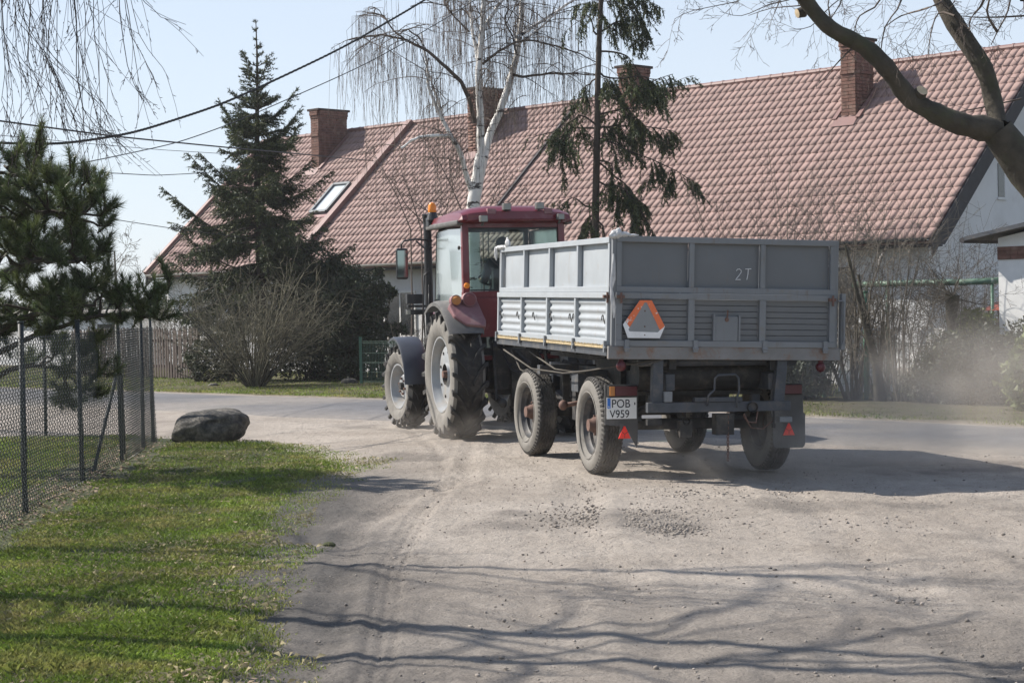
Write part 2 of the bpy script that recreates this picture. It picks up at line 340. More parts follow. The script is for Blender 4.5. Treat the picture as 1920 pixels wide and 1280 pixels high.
# ---------------------------------------------------------------- ground
def gz(x, y):
    x = np.asarray(x, float)
    return -0.018 * np.clip(x - 0.8, 0, 7.0) + 0.0 * np.asarray(y, float)
def gzf(x, y): return float(gz(x, y))
_NT = RNG.random((256, 256))
def vnoise(x, y, s):
    x = np.asarray(x) * s + 100; y = np.asarray(y) * s + 100; xi = np.floor(x).astype(int); yi = np.floor(y).astype(int)
    fx = x - xi; fy = y - yi; fx = fx * fx * (3 - 2 * fx); fy = fy * fy * (3 - 2 * fy)
    g = lambda i, j: _NT[i % 256, j % 256]
    return (g(xi, yi) * (1 - fx) + g(xi + 1, yi) * fx) * (1 - fy) + (g(xi, yi + 1) * (1 - fx) + g(xi + 1, yi + 1) * fx) * fy
def fbm(x, y, s, o=4):
    t = 0; a = 1; n_ = 0
    for i in range(o): t = t + a * vnoise(x, y, s * 2 ** i + i * 0.37); n_ += a; a *= 0.5
    return t / n_
# u runs along the road (towards the viewer's right), v across it
S2 = math.sqrt(0.5)
def uv2xy(u, v): return (u + v) * S2, (v - u) * S2
ROAD0, ROAD1 = 18.45, 22.55
def lawn_edge(y):   # x of the right-hand edge of the near lawn
    ys = [4, 8.4, 9.5, 11.3, 13.5, 15.2, 16.9, 18.2, 19.6, 20.6, 22.6, 24.2, 26]
    xs = [-0.7, -1.0, -1.08, -1.32, -1.48, -1.62, -1.70, -1.62, -1.43, -1.48, -2.2, -3.3, -5.3]
    return np.interp(y, ys, xs)

def grid_sheet(name, P, Q, zf, m_, soil=None, lift=0.0):
    X, Y = P, Q; Z = gz(X, Y) + lift + (zf if zf is not None else 0)
    nr, nc = X.shape; V = np.stack([X, Y, Z], -1).reshape(-1, 3)
    i = np.arange(nr * nc).reshape(nr, nc); Fa = np.stack([i[:-1, :-1], i[:-1, 1:], i[1:, 1:], i[1:, :-1]], -1).reshape(-1, 4)
    me = npmesh(name, V, Fa, True)
    if soil is not None:
        a = me.attributes.new('soil', 'FLOAT', 'POINT'); a.data.foreach_set('value', np.asarray(soil, dtype=np.float32).ravel())
    o = link(name, me, None, m_); return o

# base sheet to the horizon
r_ = np.concatenate([np.linspace(0, 80, 60), np.geomspace(85, 1500, 24)]); th = np.linspace(0, 2 * math.pi, 181)
RR, TT = np.meshgrid(r_, th, indexing='ij')
o = grid_sheet('ground', RR * np.cos(TT), 20 + RR * np.sin(TT), None, M_earth, soil=np.zeros_like(RR), lift=-0.05); tag(o, kind='structure')

# the dirt yard, finely modelled: ruts, lug prints, clods
ys = np.geomspace(3.5, 60, 620); s_ = np.linspace(-1, 1, 520)
Yg, Sg = np.meshgrid(ys, s_, indexing='ij'); Xg = Sg * (1.2 + Yg * 0.36)
z = 0.020 * (fbm(Xg, Yg, 0.5, 4) - 0.5) + 0.016 * (fbm(Xg, Yg, 7, 4) - 0.5) + 0.010 * (fbm(Xg, Yg, 22, 2) - 0.5) * fbm(Xg, Yg, 0.9, 3) * 1.6
def rut(x, y, path, wd, depth):
    xc = np.interp(y, [p[1] for p in path], [p[0] for p in path]); d = (x - xc) / wd
    return -depth * np.exp(-d ** 2 * 2) + depth * 0.55 * (np.exp(-(np.abs(d) - 1.3) ** 2 * 7)), d
paths = [([(-0.55, 3), (-0.66, 9), (-0.80, 12), (-0.78, 15), (-0.62, 18), (-0.9, 22), (-1.6, 27)], 0.10, 0.009),
         ([(-0.86, 3), (-0.98, 9), (-1.12, 12.0), (-1.25, 14), (-0.95, 16.5), (-0.5, 18)], 0.13, 0.014),
         ([(0.95, 3), (0.72, 10), (0.50, 14), (0.62, 18), (-0.2, 22)], 0.20, 0.013),
         ([(2.3, 3), (2.2, 10), (2.45, 15), (2.5, 19)], 0.22, 0.013),
         ([(0.1, 3), (0.05, 10), (0.3, 15), (1.5, 22)], 0.3, 0.010),
         ([(3.2, 5), (3.6, 14), (2.3, 24)], 0.28, 0.014), ([(5.5, 8), (3.4, 17), (0.8, 24)], 0.3, 0.014)]
for k, (p, wd, dp) in enumerate(paths):
    zz, d = rut(Xg, Yg, p, wd, dp); z = z + zz * (0.55 + 0.9 * fbm(Xg, Yg, 0.8, 2))
    inside = np.exp(-(d / 1.1) ** 4)
    if k in (0, 1, 2, 3):
        fr = 9.0 if k in (2, 3) else 16
        z = z + inside * 0.007 * np.sin((Yg * fr + np.abs(d) * 1.4) * 2 * math.pi / 1.6) * (fbm(Xg, Yg, 0.6, 2) > 0.45) * np.clip((26 - Yg) / 10, 0, 1)
    if k == 0: z = z + inside * 0.004 * np.sin(d * 9)
soil = np.clip(1.15 - (Xg - lawn_edge(np.clip(Yg, 4, 26))) / (0.40 + 1.1 * fbm(Xg, Yg, 0.35, 3)), 0, 1) * (0.50 + 0.95 * fbm(Xg, Yg, 1.5, 4))
soil = np.clip(soil, 0, 0.95) * np.clip((21 - Yg) / 4, 0, 1)
soil = np.maximum(soil, 0.45 * np.clip((fbm(Xg, Yg, 0.9, 4) - 0.60) * 6, 0, 1))
gp = np.exp(-(((Xg - 0.95) / 0.55) ** 2 + ((Yg - 14.7) / 0.7) ** 2)); gp2 = np.exp(-(((Xg - 1.17) / 0.3) ** 2 + ((Yg - 13.9) / 0.4) ** 2))
soil = np.maximum(soil, 0.75 * np.clip((gp + gp2) * (0.4 + fbm(Xg, Yg, 5, 3)) - 0.25, 0, 1))
near = np.clip((11.5 - Yg) / 3.0, 0, 1); soil = np.maximum(soil, 0.8 * near * fbm(Xg, Yg, 0.7, 3) * 1.4)
V_ = (Xg + Yg) * S2
z = z * np.clip((ROAD0 - V_) * 1.2, 0.12, 1)
DIRT_Z = lambda x, y: 0.0
o = grid_sheet('dirt_yard', Xg, Yg, z, M_dirt, soil=soil); tag(o, kind='structure')

# road: a strip of worn asphalt with a frayed edge
us = np.linspace(-70, 60, 520); vs = np.linspace(0, 1, 16)
U, W_ = np.meshgrid(us, vs, indexing='ij')
e0 = ROAD0 + 0.5 * (fbm(U, U * 0, 0.35, 4) - 0.5); e1 = ROAD1 + 0.35 + 0.25 * (fbm(U, U * 0 + 9, 0.5, 3) - 0.5)
Vv = e0 + (e1 - e0) * W_; X, Y = uv2xy(U, Vv)
so_ = np.clip(1 - np.minimum(W_ / .38, (1 - W_) / .20), 0, 1) * 0.9 * fbm(U, Vv, 0.9, 3) * 1.4
so_ = np.maximum(so_, 0.5 * np.clip((fbm(U, Vv, 0.25, 4) - 0.55) * 5, 0, 1))
o = grid_sheet('road', X, Y, 0.03 * (1 - (2 * W_ - 1) ** 2) - 0.03 * (W_ < 0.01) - 0.03 * (W_ > 0.99), M_asph, soil=np.clip(so_, 0, 1), lift=0.012); tag(o, kind='structure')

# verge and gardens beyond the road
us = np.linspace(-70, 40, 420); vv = np.concatenate([np.linspace(ROAD1 + 0.28, 33, 60), np.linspace(34, 70, 20)])
U, Vv = np.meshgrid(us, vv, indexing='ij'); Vv = Vv + (Vv < ROAD1 + 0.5) * 0.35 * (fbm(U, Vv, 0.8, 3) - 0.5)
X, Y = uv2xy(U, Vv)
o = grid_sheet('grass_verge', X, Y, (0.05 * fbm(U, Vv, 0.7, 3) + 0.01) * np.clip((Vv - ROAD1 - 0.45) * 1.4, 0, 1) - 0.03 * (Vv < ROAD1 + 0.46), M_verge, soil=np.clip((ROAD1 + 0.9 + 0.7 * (fbm(U, Vv, 1.1, 3) - .5) - Vv) * 2.2, 0, .9), lift=0.008); tag(o, kind='structure')
# near lawn sheet (left of the yard, on both sides of the fence)
ys = np.linspace(4, 26, 260); ss = np.linspace(0, 1, 130)
Yg2, Sg2 = np.meshgrid(ys, ss, indexing='ij'); le = lawn_edge(Yg2) + 0.30 * (fbm(Yg2, Yg2 * 0, 1.1, 4) - 0.5)
Xg2 = le - 0.32 - 0.35 * (fbm(Yg2 * 0, Yg2, 2.6, 4)) - Sg2 ** 1.6 * 17; lz = 0.035 * fbm(Xg2, Yg2, 0.7, 3) * np.clip(Sg2 * 12, 0, 1) + 0.012 * np.clip(Sg2 * 9, 0, 1) - 0.006 * (Sg2 < 0.01)
keep = (Xg2 + Yg2) * S2
lz = np.where(keep > ROAD0 - 0.2, -0.045, lz)
o = grid_sheet('lawn', Xg2, Yg2, lz, M_grassbase, lift=0.0); tag(o, kind='structure')

def blades(name, X, Y, Z, H, Wd, m_, lean=0.5, label=None):
    n_ = len(X); a = RNG.random(n_) * 2 * math.pi; l1 = (RNG.random(n_) - 0.5) * 2 * lean; l2 = (RNG.random(n_) - 0.5) * 2 * lean
    V = np.zeros((n_, 4, 3), np.float32); dx = np.cos(a) * Wd / 2; dy = np.sin(a) * Wd / 2
    V[:, 0] = np.stack([X - dx, Y - dy, Z], -1); V[:, 1] = np.stack([X + dx, Y + dy, Z], -1)
    V[:, 2] = np.stack([X + dx * .7 + l1 * H * .35, Y + dy * .7 + l2 * H * .35, Z + H * .62], -1)
    V[:, 3] = np.stack([X + l1 * H, Y + l2 * H, Z + H * (1 - 0.3 * (l1 ** 2 + l2 ** 2))], -1)
    b = np.arange(n_)[:, None] * 4
    Fa = np.concatenate([b + [[0, 1, 2]], b + [[0, 2, 3]]]); o = link(name, npmesh(name, V, Fa), None, m_); return tag(o, label, None, None, 'stuff')
def lawn_z(X, Y): return 0.035 * fbm(X, Y, 0.7, 3) + 0.008
n = 330000
Y = 7.8 + (25.5 - 7.8) * RNG.random(n) ** 1.35; X = -Y * 0.285 - 0.2 + RNG.random(n) * (Y * 0.285 + 0.2 - 0.7)
le = lawn_edge(Y); jit = 0.55 * (fbm(X, Y, 1.4, 4) - 0.5) * 1.6
inn = (X < le + jit + 0.12 * (RNG.random(n) - 0.3)) & ((X + Y) * S2 < ROAD0 - 0.6)
soilstrip = (np.abs(X + 4.2 + (Y - 15.7) * 0.062 + (Y < 15.7) * 0) < 0.28 + 0.5 * (fbm(X, Y, 1.2, 3) - .4)) & (RNG.random(n) < 0.93)
bare = fbm(X, Y, 1.7, 4) < 0.33
edge_thin = (le - X < 0.35) & (RNG.random(n) < 0.5)
k = inn & ~soilstrip & ~(bare & (RNG.random(n) < 0.7)) & ~edge_thin
X, Y = X[k], Y[k]; Xl, Yl = X, Y
lush = fbm(X, Y, 0.9, 3); H = (0.012 + 0.038 * RNG.random(len(X)) ** 1.5) * (0.45 + 1.1 * lush) * np.clip(0.35 + (lawn_edge(Y) - X) * 0.9, 0.35, 1)
o = blades('grass', X, Y, lawn_z(X, Y) - 0.003, H, 0.0055 + 0.004 * RNG.random(len(X)), M_grass, 0.8, 'short mown green grass with yellowing tips on the lawn beside the dirt yard')
q_ = RNG.random(len(Xl)) < .06; q2_ = q_ & (fbm(Xl, Yl, .8, 3) > .40)
blades('dead_grass', Xl[q2_] + .01, Yl[q2_], lawn_z(Xl[q2_], Yl[q2_]), .018 + .03 * RNG.random(int(q2_.sum())), .005 + 0 * Xl[q2_], M_straw, 1.3, 'dry straw among the lawn grass')
n = 170000
U = -70 + 76 * RNG.random(n); Vv = ROAD1 + 0.3 + 9.0 * RNG.random(n) ** 1.4; X, Y = uv2xy(U, Vv)
k = (np.abs(X) < Y * 0.30) & (Y > 15); X, Y, U, Vv = X[k], Y[k], U[k], Vv[k]; dens = fbm(X, Y, 0.5, 3)
k = (U < -20) | (dens > 0.50) & (RNG.random(len(X)) < 0.5); X, Y = X[k], Y[k]
blades('grass', X, Y, 0.01 + gz(X, Y) + 0.02, 0.02 + 0.035 * RNG.random(len(X)), 0.010 + 0.008 * RNG.random(len(X)), M_grass, 0.7, 'green grass on the verge across the road')

# scattered dead leaves and chips on the lawn
def litter(name, X, Y, Z, size, m_, label):
    n_ = len(X); a = RNG.random(n_) * 2 * math.pi; V = np.zeros((n_, 4, 3), np.float32)
    for i, (p, q) in enumerate(((-1, 0), (0, -.6), (1, .1), (.1, .6))):
        V[:, i, 0] = X + (np.cos(a) * p - np.sin(a) * q) * size; V[:, i, 1] = Y + (np.sin(a) * p + np.cos(a) * q) * size
        V[:, i, 2] = Z + RNG.random(n_) * size * 0.8
    return tag(link(name, npmesh(name, V, np.arange(n_ * 4).reshape(-1, 4)), None, m_), label, None, None, 'stuff')
n = 4000; U = -4 + 22 * RNG.random(n); Vv = ROAD1 + .7 + 4.5 * RNG.random(n); X, Y = uv2xy(U - 22, Vv)
litter('leaves', X, Y, gz(X, Y) + .055, .008 + .014 * RNG.random(n), M_leafd, 'dead leaves lying on the bare verge in front of the garden shrubs')
n = 900; Y = 8 + 15 * RNG.random(n) ** 1.5; X = -Y * 0.28 + RNG.random(n) * (Y * 0.28 - 1.1)
k = X < lawn_edge(Y) - 0.1; X, Y = X[k], Y[k]
litter('leaves', X, Y, lawn_z(X, Y) + 0.012, 0.008 + 0.016 * RNG.random(len(X)) ** 3, M_leaf, 'small dead leaves scattered over the lawn')
n = 1500; Y = 14.4 + 9.5 * RNG.random(n); X = -4.2 - (Y - 15.7) * 0.062 + 0.38 * RNG.normal(size=n) * 0.7
litter('leaves', X, Y, lawn_z(X, Y) + 0.006, 0.012 + 0.02 * RNG.random(n), M_leaf, 'brown leaf litter lying along the foot of the chain-link fence')

# stones
import bmesh
def rocks(name, X, Y, Zb, S, m_, label):
    bm = bmesh.new(); bmesh.ops.create_icosphere(bm, subdivisions=1, radius=1.0); V0 = np.array([v.co[:] for v in bm.verts]); F0 = np.array([[v.index for v in f.verts] for f in bm.faces]); bm.free()
    n_ = len(X); sc3 = 0.55 + 0.9 * RNG.random((n_, 1, 3)); sc3[:, :, 2] *= 0.62
    P = V0[None] * (0.8 + 0.45 * RNG.random((n_, len(V0), 1))) * sc3 * S[:, None, None]; a = RNG.random(n_) * 6.28; c, s = np.cos(a)[:, None], np.sin(a)[:, None]
    Q = P.copy(); Q[..., 0] = P[..., 0] * c - P[..., 1] * s + X[:, None]; Q[..., 1] = P[..., 0] * s + P[..., 1] * c + Y[:, None]; Q[..., 2] += (Zb + S * 0.12)[:, None]
    Fa = (F0[None] + (np.arange(n_) * len(V0))[:, None, None]).reshape(-1, 3)
    return tag(link(name, npmesh(name, Q, Fa), None, m_), label, None, None, 'stuff')
def yard_z(X, Y): return gz(X, Y) + 0.022 * (fbm(X, Y, 0.5, 4) - 0.5)
def patch(cx, cy, sx, sy, n_): return cx + sx * RNG.normal(size=n_) * .5, cy + sy * RNG.normal(size=n_) * .5
Xs, Ys, Ss = [], [], []
for cx, cy, sx, sy, n_, s0 in ((0.85, 14.8, 0.75, 0.9, 1500, .0068), (1.15, 13.95, .35, .4, 500, .0068), (1.9, 16.5, .9, .6, 260, .008), (2.9, 14.3, .5, .5, 90, .008),
                               (1.2, 17.6, 2.5, 2.0, 700, .006), (2.0, 10.5, .35, .25, 40, .008)):
    a, b = patch(cx, cy, sx, sy, n_); Xs.append(a); Ys.append(b); Ss.append(s0 * (0.5 + RNG.random(n_) ** 2 * 1.6))
n_ = 9000; b = 7.5 + 20 * RNG.random(n_) ** 1.5; a = -1.2 + RNG.random(n_) * (b * 0.29 + 1.2); Xs.append(a); Ys.append(b); Ss.append(0.0025 + 0.008 * RNG.random(n_) ** 9)
n_ = 420; b = 7.5 + 16 * RNG.random(n_); a = -1.0 + RNG.random(n_) * (b * 0.28 + 1.0); Xs.append(a); Ys.append(b); Ss.append(0.006 + 0.009 * RNG.random(n_) ** 2)
X = np.concatenate(Xs); Y = np.concatenate(Ys); S = np.concatenate(Ss); k = (X > lawn_edge(Y)) & ((X + Y) * S2 < ROAD0)
rocks('gravel', X[k], Y[k], yard_z(X[k], Y[k]), S[k], M_peb, 'loose grey gravel and grit scattered on the dirt yard')
for (px, py, s_r, lab) in ((617, 1024, .035, 'small dark clod of earth at the lawn edge, the nearer of two'), (1240, 903, .03, None)):
    if lab:
        p = gnd(px, py); me = MB().ball((0, 0, 0), (s_r * 1.4, s_r, s_r * .7), 8, 5); oo = me.build('clod', M_grassbase); oo.location = (p[0], p[1], s_r * .3); tag(oo, 'small dark clod of earth lying at the lawn edge', 'clod')

# ---------------------------------------------------------------- trees
def rnd(a, b): return a + (b - a) * random.random()
class TW:
    """collects thin tapered tubes quickly"""
    def __init__(s): s.V = []; s.F = []; s.n = 0
    def tube(s, P, Rr, k=4):
        P = np.asarray(P, float); m_ = len(P); Rr = np.asarray(Rr, float) * np.ones(m_)
        T = np.gradient(P, axis=0); T /= np.linalg.norm(T, axis=1)[:, None] + 1e-12
        ref = np.array([0.31, 0.17, 0.93]) if abs(T[0][2]) < 0.85 else np.array([0.95, 0.2, 0.1])
        A = np.cross(T, ref); A /= np.linalg.norm(A, axis=1)[:, None] + 1e-12; B = np.cross(T, A)
        an = np.arange(k) * 2 * math.pi / k
        ring = P[:, None] + (A[:, None] * np.cos(an)[None, :, None] + B[:, None] * np.sin(an)[None, :, None]) * Rr[:, None, None]
        s.V.append(ring.reshape(-1, 3)); i = np.arange(m_ - 1)[:, None] * k; j = np.arange(k)[None]; j2 = (j + 1) % k
        s.F.append(np.stack([i + j, i + j2, i + k + j2, i + k + j], -1).reshape(-1, 4) + s.n); s.n += m_ * k
    def build(s, name, m_, parent=None, smooth=True):
        return link(name, npmesh(name, np.concatenate(s.V), np.concatenate(s.F), smooth), parent, m_)
class LF:
    """collects leaf or needle triangles"""
    def __init__(s): s.V = []
    def needles(s, base, direc, L, wd):
        base = np.asarray(base); direc = direc / (np.linalg.norm(direc, axis=1)[:, None] + 1e-9)
        sd = np.cross(direc, RNG.normal(size=direc.shape)); sd /= np.linalg.norm(sd, axis=1)[:, None] + 1e-9
        L = np.broadcast_to(np.asarray(L, float).ravel(), (len(base),))[:, None]; wd = np.broadcast_to(np.asarray(wd, float).ravel(), (len(base),))[:, None]
        s.V.append(np.stack([base - sd * wd / 2, base + sd * wd / 2, base + direc * L + sd * wd * .12], 1))
    def leaves(s, c, size, flat=0.0):
        n_ = len(c); d = RNG.normal(size=(n_, 3)); d[:, 2] *= (1 - flat); s.needles(c, d, size, size * 0.7)
    def build(s, name, m_, parent=None):
        V = np.concatenate(s.V); return link(name, npmesh(name, V, np.arange(len(V) * 3).reshape(-1, 3)), parent, m_)

def limb(p, d, L, n_=6, wob=0.12, droop=0.0, rise=0.0):
    """a wandering polyline from p in direction d"""
    P = [np.array(p, float)]; d = np.array(d, float); d /= np.linalg.norm(d); st = L / n_
    for i in range(n_):
        d = d + RNG.normal(size=3) * wob; d[2] += rise - droop; d /= np.linalg.norm(d); P.append(P[-1] + d * st)
    return np.array(P)
def along(P, t):
    t = t * (len(P) - 1); i = min(int(t), len(P) - 2); f = t - i; return P[i] * (1 - f) + P[i + 1] * f, P[i + 1] - P[i]
def ramify(tw, P, r0_, depth, nb, ratio=0.5, spread=0.7, minr=0.003, droop=0.0, rise=0.0, k=5, t0=0.25, wob=0.12):
    """branch recursively off polyline P"""
    L = np.linalg.norm(np.diff(P, axis=0), axis=1).sum()
    for b in range(nb):
        t = t0 + (1 - t0) * (b + random.random()) / nb; t = min(t, .99); q, d = along(P, t); d = d / np.linalg.norm(d)
        s = RNG.normal(size=3); s -= d * (s @ d); s /= np.linalg.norm(s); dd = d * (1 - spread * .5) + s * spread
        L2 = L * ratio * rnd(.6, 1.15) * (1.15 - 0.55 * t); r2 = max(minr, r0_ * (1 - .7 * t) * 0.55)
        Q = limb(q, dd, L2, 5, wob, droop, rise); tw.tube(Q, np.linspace(r2, max(minr * .6, r2 * .35), len(Q)), max(3, k))
        if depth > 1: ramify(tw, Q, r2, depth - 1, max(2, int(nb * .8)), ratio, spread, minr, droop, rise, max(3, k - 1), .15, wob)

def spruce(name, base, H, rad, label, seed, m_=None, whorls=26, lean=(0, 0), zmin=0.12, sparse=0.0, tufts=1.0, rf=None, tips=()):
    global RNG
    RNG = np.random.default_rng(seed); random.seed(seed)
    m_ = m_ or M_spr; root = empty(name, base, label=label, cat='tree'); tw = TW(); br = TW(); lf = LF(); lf2 = LF()
    zs = np.linspace(0, H, 12); T = np.stack([lean[0] * zs / H + 0.03 * np.sin(zs), lean[1] * zs / H + 0.03 * np.cos(zs * .8), zs], -1)
    tw.tube(T, np.interp(zs, [0, H * .5, H], [H * .014 + .03, H * .010, .008]), 8)
    boughs = []
    for wi in range(whorls):
        f = zmin + (1 - zmin) * ((wi + .5) / whorls) ** 0.92; z0 = f * H
        if random.random() < sparse: continue
        wf = rnd(.55, 1.25)
        c, _ = along(T, f); ext = rf(f)
        for b in range(random.choice((6, 7, 8)) if f < .78 else 4):
            a = rnd(0, 6.283); L = ext * wf * rnd(.5, 1.2); up0 = 0.35 + 0.9 * f ** 2
            P = [c.copy()]; d = np.array([math.cos(a), math.sin(a), up0 * rnd(.3, 1)]); nn = 8; st = L / nn
            for i in range(nn):
                u_ = i / nn; d = d / np.linalg.norm(d); d[2] += (-0.22 * (1 - f) if u_ < .55 else 0.20) * (1.15 - f * .6) + RNG.normal() * .04; d[:2] += RNG.normal(size=2) * .05
                P.append(P[-1] + d / np.linalg.norm(d) * st)
            P = np.array(P); br.tube(P, np.linspace(.012 + L * .008, .004, len(P)), 4)
            boughs.append((P, L, f))
    for px_, py_, y0_ in tips:   # long boughs that stand out of the outline
        f = (base[2] * 0 + (722 - y0_) / 686.0); c, _ = along(T, f); e = atY(px_, py_, base[1] + rnd(-.3, .3)) - np.array(base); L = np.linalg.norm(e - c)
        P = np.array([c + (e - c) * t + np.array([0, 0, -.16 * L * math.sin(math.pi * t ** .8)]) for t in np.linspace(0, 1, 9)]); br.tube(P, np.linspace(.012 + L * .008, .004, 9), 4); boughs.append((P, L, min(f, .7)))
    for P, L, f in boughs:
            nt_ = int(L * 27 * tufts * (1 if f < .74 else .45)) + (4 if f < .8 else 1)
            for t in range(nt_):
                tt = (0.12 + .88 * (t + random.random()) / nt_); tt = min(tt, .995); q, dd = along(P, tt); dd = dd / np.linalg.norm(dd)
                side = np.cross(dd, (0, 0, 1)); side /= np.linalg.norm(side) + 1e-9; sg = random.choice((-1, 1, 0.3, -.3))
                tl = (0.13 + 0.36 * min(1, L) * (1 - tt) ** .6) * rnd(.7, 1.25) * (1 if f < .78 else .45)
                d2 = dd * .55 + side * sg * .8 + np.array([0, 0, (-1.35 * (1 - f) * rnd(.2, 1.3) + .2 * f) if f < .75 else .35])
                d2 /= np.linalg.norm(d2); ns = max(6, int(tl * 85)); s = RNG.random(ns)
                pts = q + d2 * tl * s[:, None]; pts[:, 2] -= 0.10 * tl * s ** 2
                nd = d2 * .75 + RNG.normal(size=(ns, 3)) * .55; (lf2 if random.random() < .22 else lf).needles(pts, nd, 0.05 + 0.045 * RNG.random(ns), 0.024)
    tw.build('trunk', M_barkd, root); br.build('crown', M_barkd, root); lf.build('crown', m_, root); lf2.build('crown', M_spr2, root)
    return root

pA = gnd(485, 722); 
SX, SY = uv2xy(*( (lambda p: ((p[0]-p[1])*S2, 27.3))(atY(487, 700, 44.5)) ))
spruce('spruce_tree', (SX, SY, gzf(SX, SY)), (atY(478, 36, SY)[2]), 3.1, 'tall dense spruce with a pointed top behind the bare bush', 3, whorls=33, zmin=.16, tufts=1.25,
       rf=lambda f: float(np.interp(f, [.16, .32, .40, .47, .54, .615, .69, .76, .834, .907, 1], [2.1, 2.1, 1.9, 1.65, 1.45, 1.2, .85, .68, .36, .16, .02])),
       tips=((413, 193, 262), (422, 223, 285), (352, 287, 372), (375, 287, 350), (305, 352, 440), (330, 372, 445), (346, 440, 500), (316, 487, 540), (563, 205, 270), (554, 170, 230), (563, 232, 300), (621, 322, 372), (586, 299, 350), (662, 457, 520), (645, 469, 530), (457, 97, 150), (504, 105, 150), (463, 135, 180), (610, 420, 480)))

def sparse_spruce():
    """old spruce with few drooping limbs, each limb placed by eye from the photograph"""
    global RNG
    RNG = np.random.default_rng(5); random.seed(5); Yt = 36.6
    b = atY(1113, 730, Yt); root = empty('spruce_tree', (b[0], Yt, gzf(b[0], Yt)), label='thin sparse spruce with drooping boughs in front of the brick chimney behind the cab', cat='tree')
    B = np.array(root.location); tw = TW(); br = TW(); lf = LF(); lf2 = LF()
    pts = [(1111, 735), (1112, 560), (1116, 430), (1118, 330), (1120, 240), (1121, 150), (1124, 60), (1128, -20), (1133, -160), (1136, -300)]
    T = np.array([atY(x, y, Yt) for x, y in pts]) - B; tw.tube(T, np.linspace(.088, .035, len(T)), 8)
    limbs = [((1123, 62), (1160, 40), (1190, 10), (1215, -20), 1.2), ((1121, 95), (1160, 100), (1185, 112), (1180, 125), .6), ((1121, 65), (1108, 40), (1098, 30), (1090, 38), .2),
             ((1121, 190), (1150, 180), (1190, 215), (1210, 250), 1.2), ((1120, 240), (1150, 238), (1200, 235), (1265, 245), 1.3), ((1120, 235), (1090, 215), (1060, 235), (1050, 290), 1.0),
             ((1119, 240), (1080, 240), (1040, 245), (990, 262), .9), ((1118, 255), (1170, 280), (1230, 300), (1290, 338), 1.1), ((1118, 300), (1150, 330), (1185, 360), (1215, 440), 1.1), ((1117, 300), (1145, 300), (1150, 350), (1180, 395), .8),
             ((1121, 135), (1150, 150), (1190, 140), (1240, 150), 1.1), ((1121, 175), (1160, 190), (1200, 160), (1260, 140), .9), ((1117, 395), (1090, 380), (1075, 370), (1062, 378), .5),
             ((1115, 400), (1100, 410), (1090, 425), (1080, 470), 1.0), ((1115, 400), (1130, 430), (1135, 470), (1130, 520), .9), ((1121, 20), (1140, -10), (1160, -30), (1190, -40), 1.2), ((1121, 150), (1105, 155), (1095, 165), (1090, 190), .7),
             ((1122, 0), (1160, -15), (1195, 20), (1215, 60), 1.1), ((1117, 340), (1165, 350), (1205, 400), (1230, 450), .9), ((1119, 215), (1165, 205), (1220, 200), (1255, 150), .8)]
    for i, L in enumerate(limbs):
        dy = rnd(-.5, .5); P0 = np.array([atY(x, y, Yt + dy * j / 3) for j, (x, y) in enumerate(L[:4])]) - B; fo = L[4]
        tt = np.linspace(0, 1, 9); P = np.array([along(P0, t)[0] for t in tt]) + RNG.normal(size=(9, 3)) * .015; br.tube(P, np.linspace(.022, .006, 9), 4)
        Ln = np.linalg.norm(np.diff(P, axis=0), axis=1).sum(); sp_ = [P]
        for q_ in range(int(3 + Ln * 4.5 * fo)):
            q, dd = along(P, rnd(.15, .98)); dd = dd / np.linalg.norm(dd); s_p = limb(q, dd * .5 + np.array([rnd(-.9, .9), rnd(-.9, .9), rnd(-.7, .15)]), rnd(.25, .75), 5, .08, .10); br.tube(s_p, np.linspace(.008, .003, 6), 3); sp_.append(s_p)
        nt_ = int(Ln * 95 * fo) + 8
        for t in range(nt_):
            t_ = min(.995, .12 + .9 * random.random() ** .8); q, dd = along(random.choice(sp_), t_); dd = dd / np.linalg.norm(dd)
            tl = rnd(.12, .40); d2 = dd * rnd(.1, .7) + np.array([rnd(-.4, .4), rnd(-.6, .6), -rnd(.5, 1.3)]); d2 /= np.linalg.norm(d2)
            ns = int(tl * 90); s = RNG.random(ns); p = q + d2 * tl * s[:, None]; nd = d2 * .8 + RNG.normal(size=(ns, 3)) * .5
            (lf2 if random.random() < .35 else lf).needles(p, nd, .045 + .04 * RNG.random(ns), .022)
    tw.build('trunk', M_barkd, root); br.build('crown', M_barkd, root); lf.build('crown', M_spr, root)
    c2 = lf2.build('crown', M_spr2, root)
    return root
sparse_spruce()

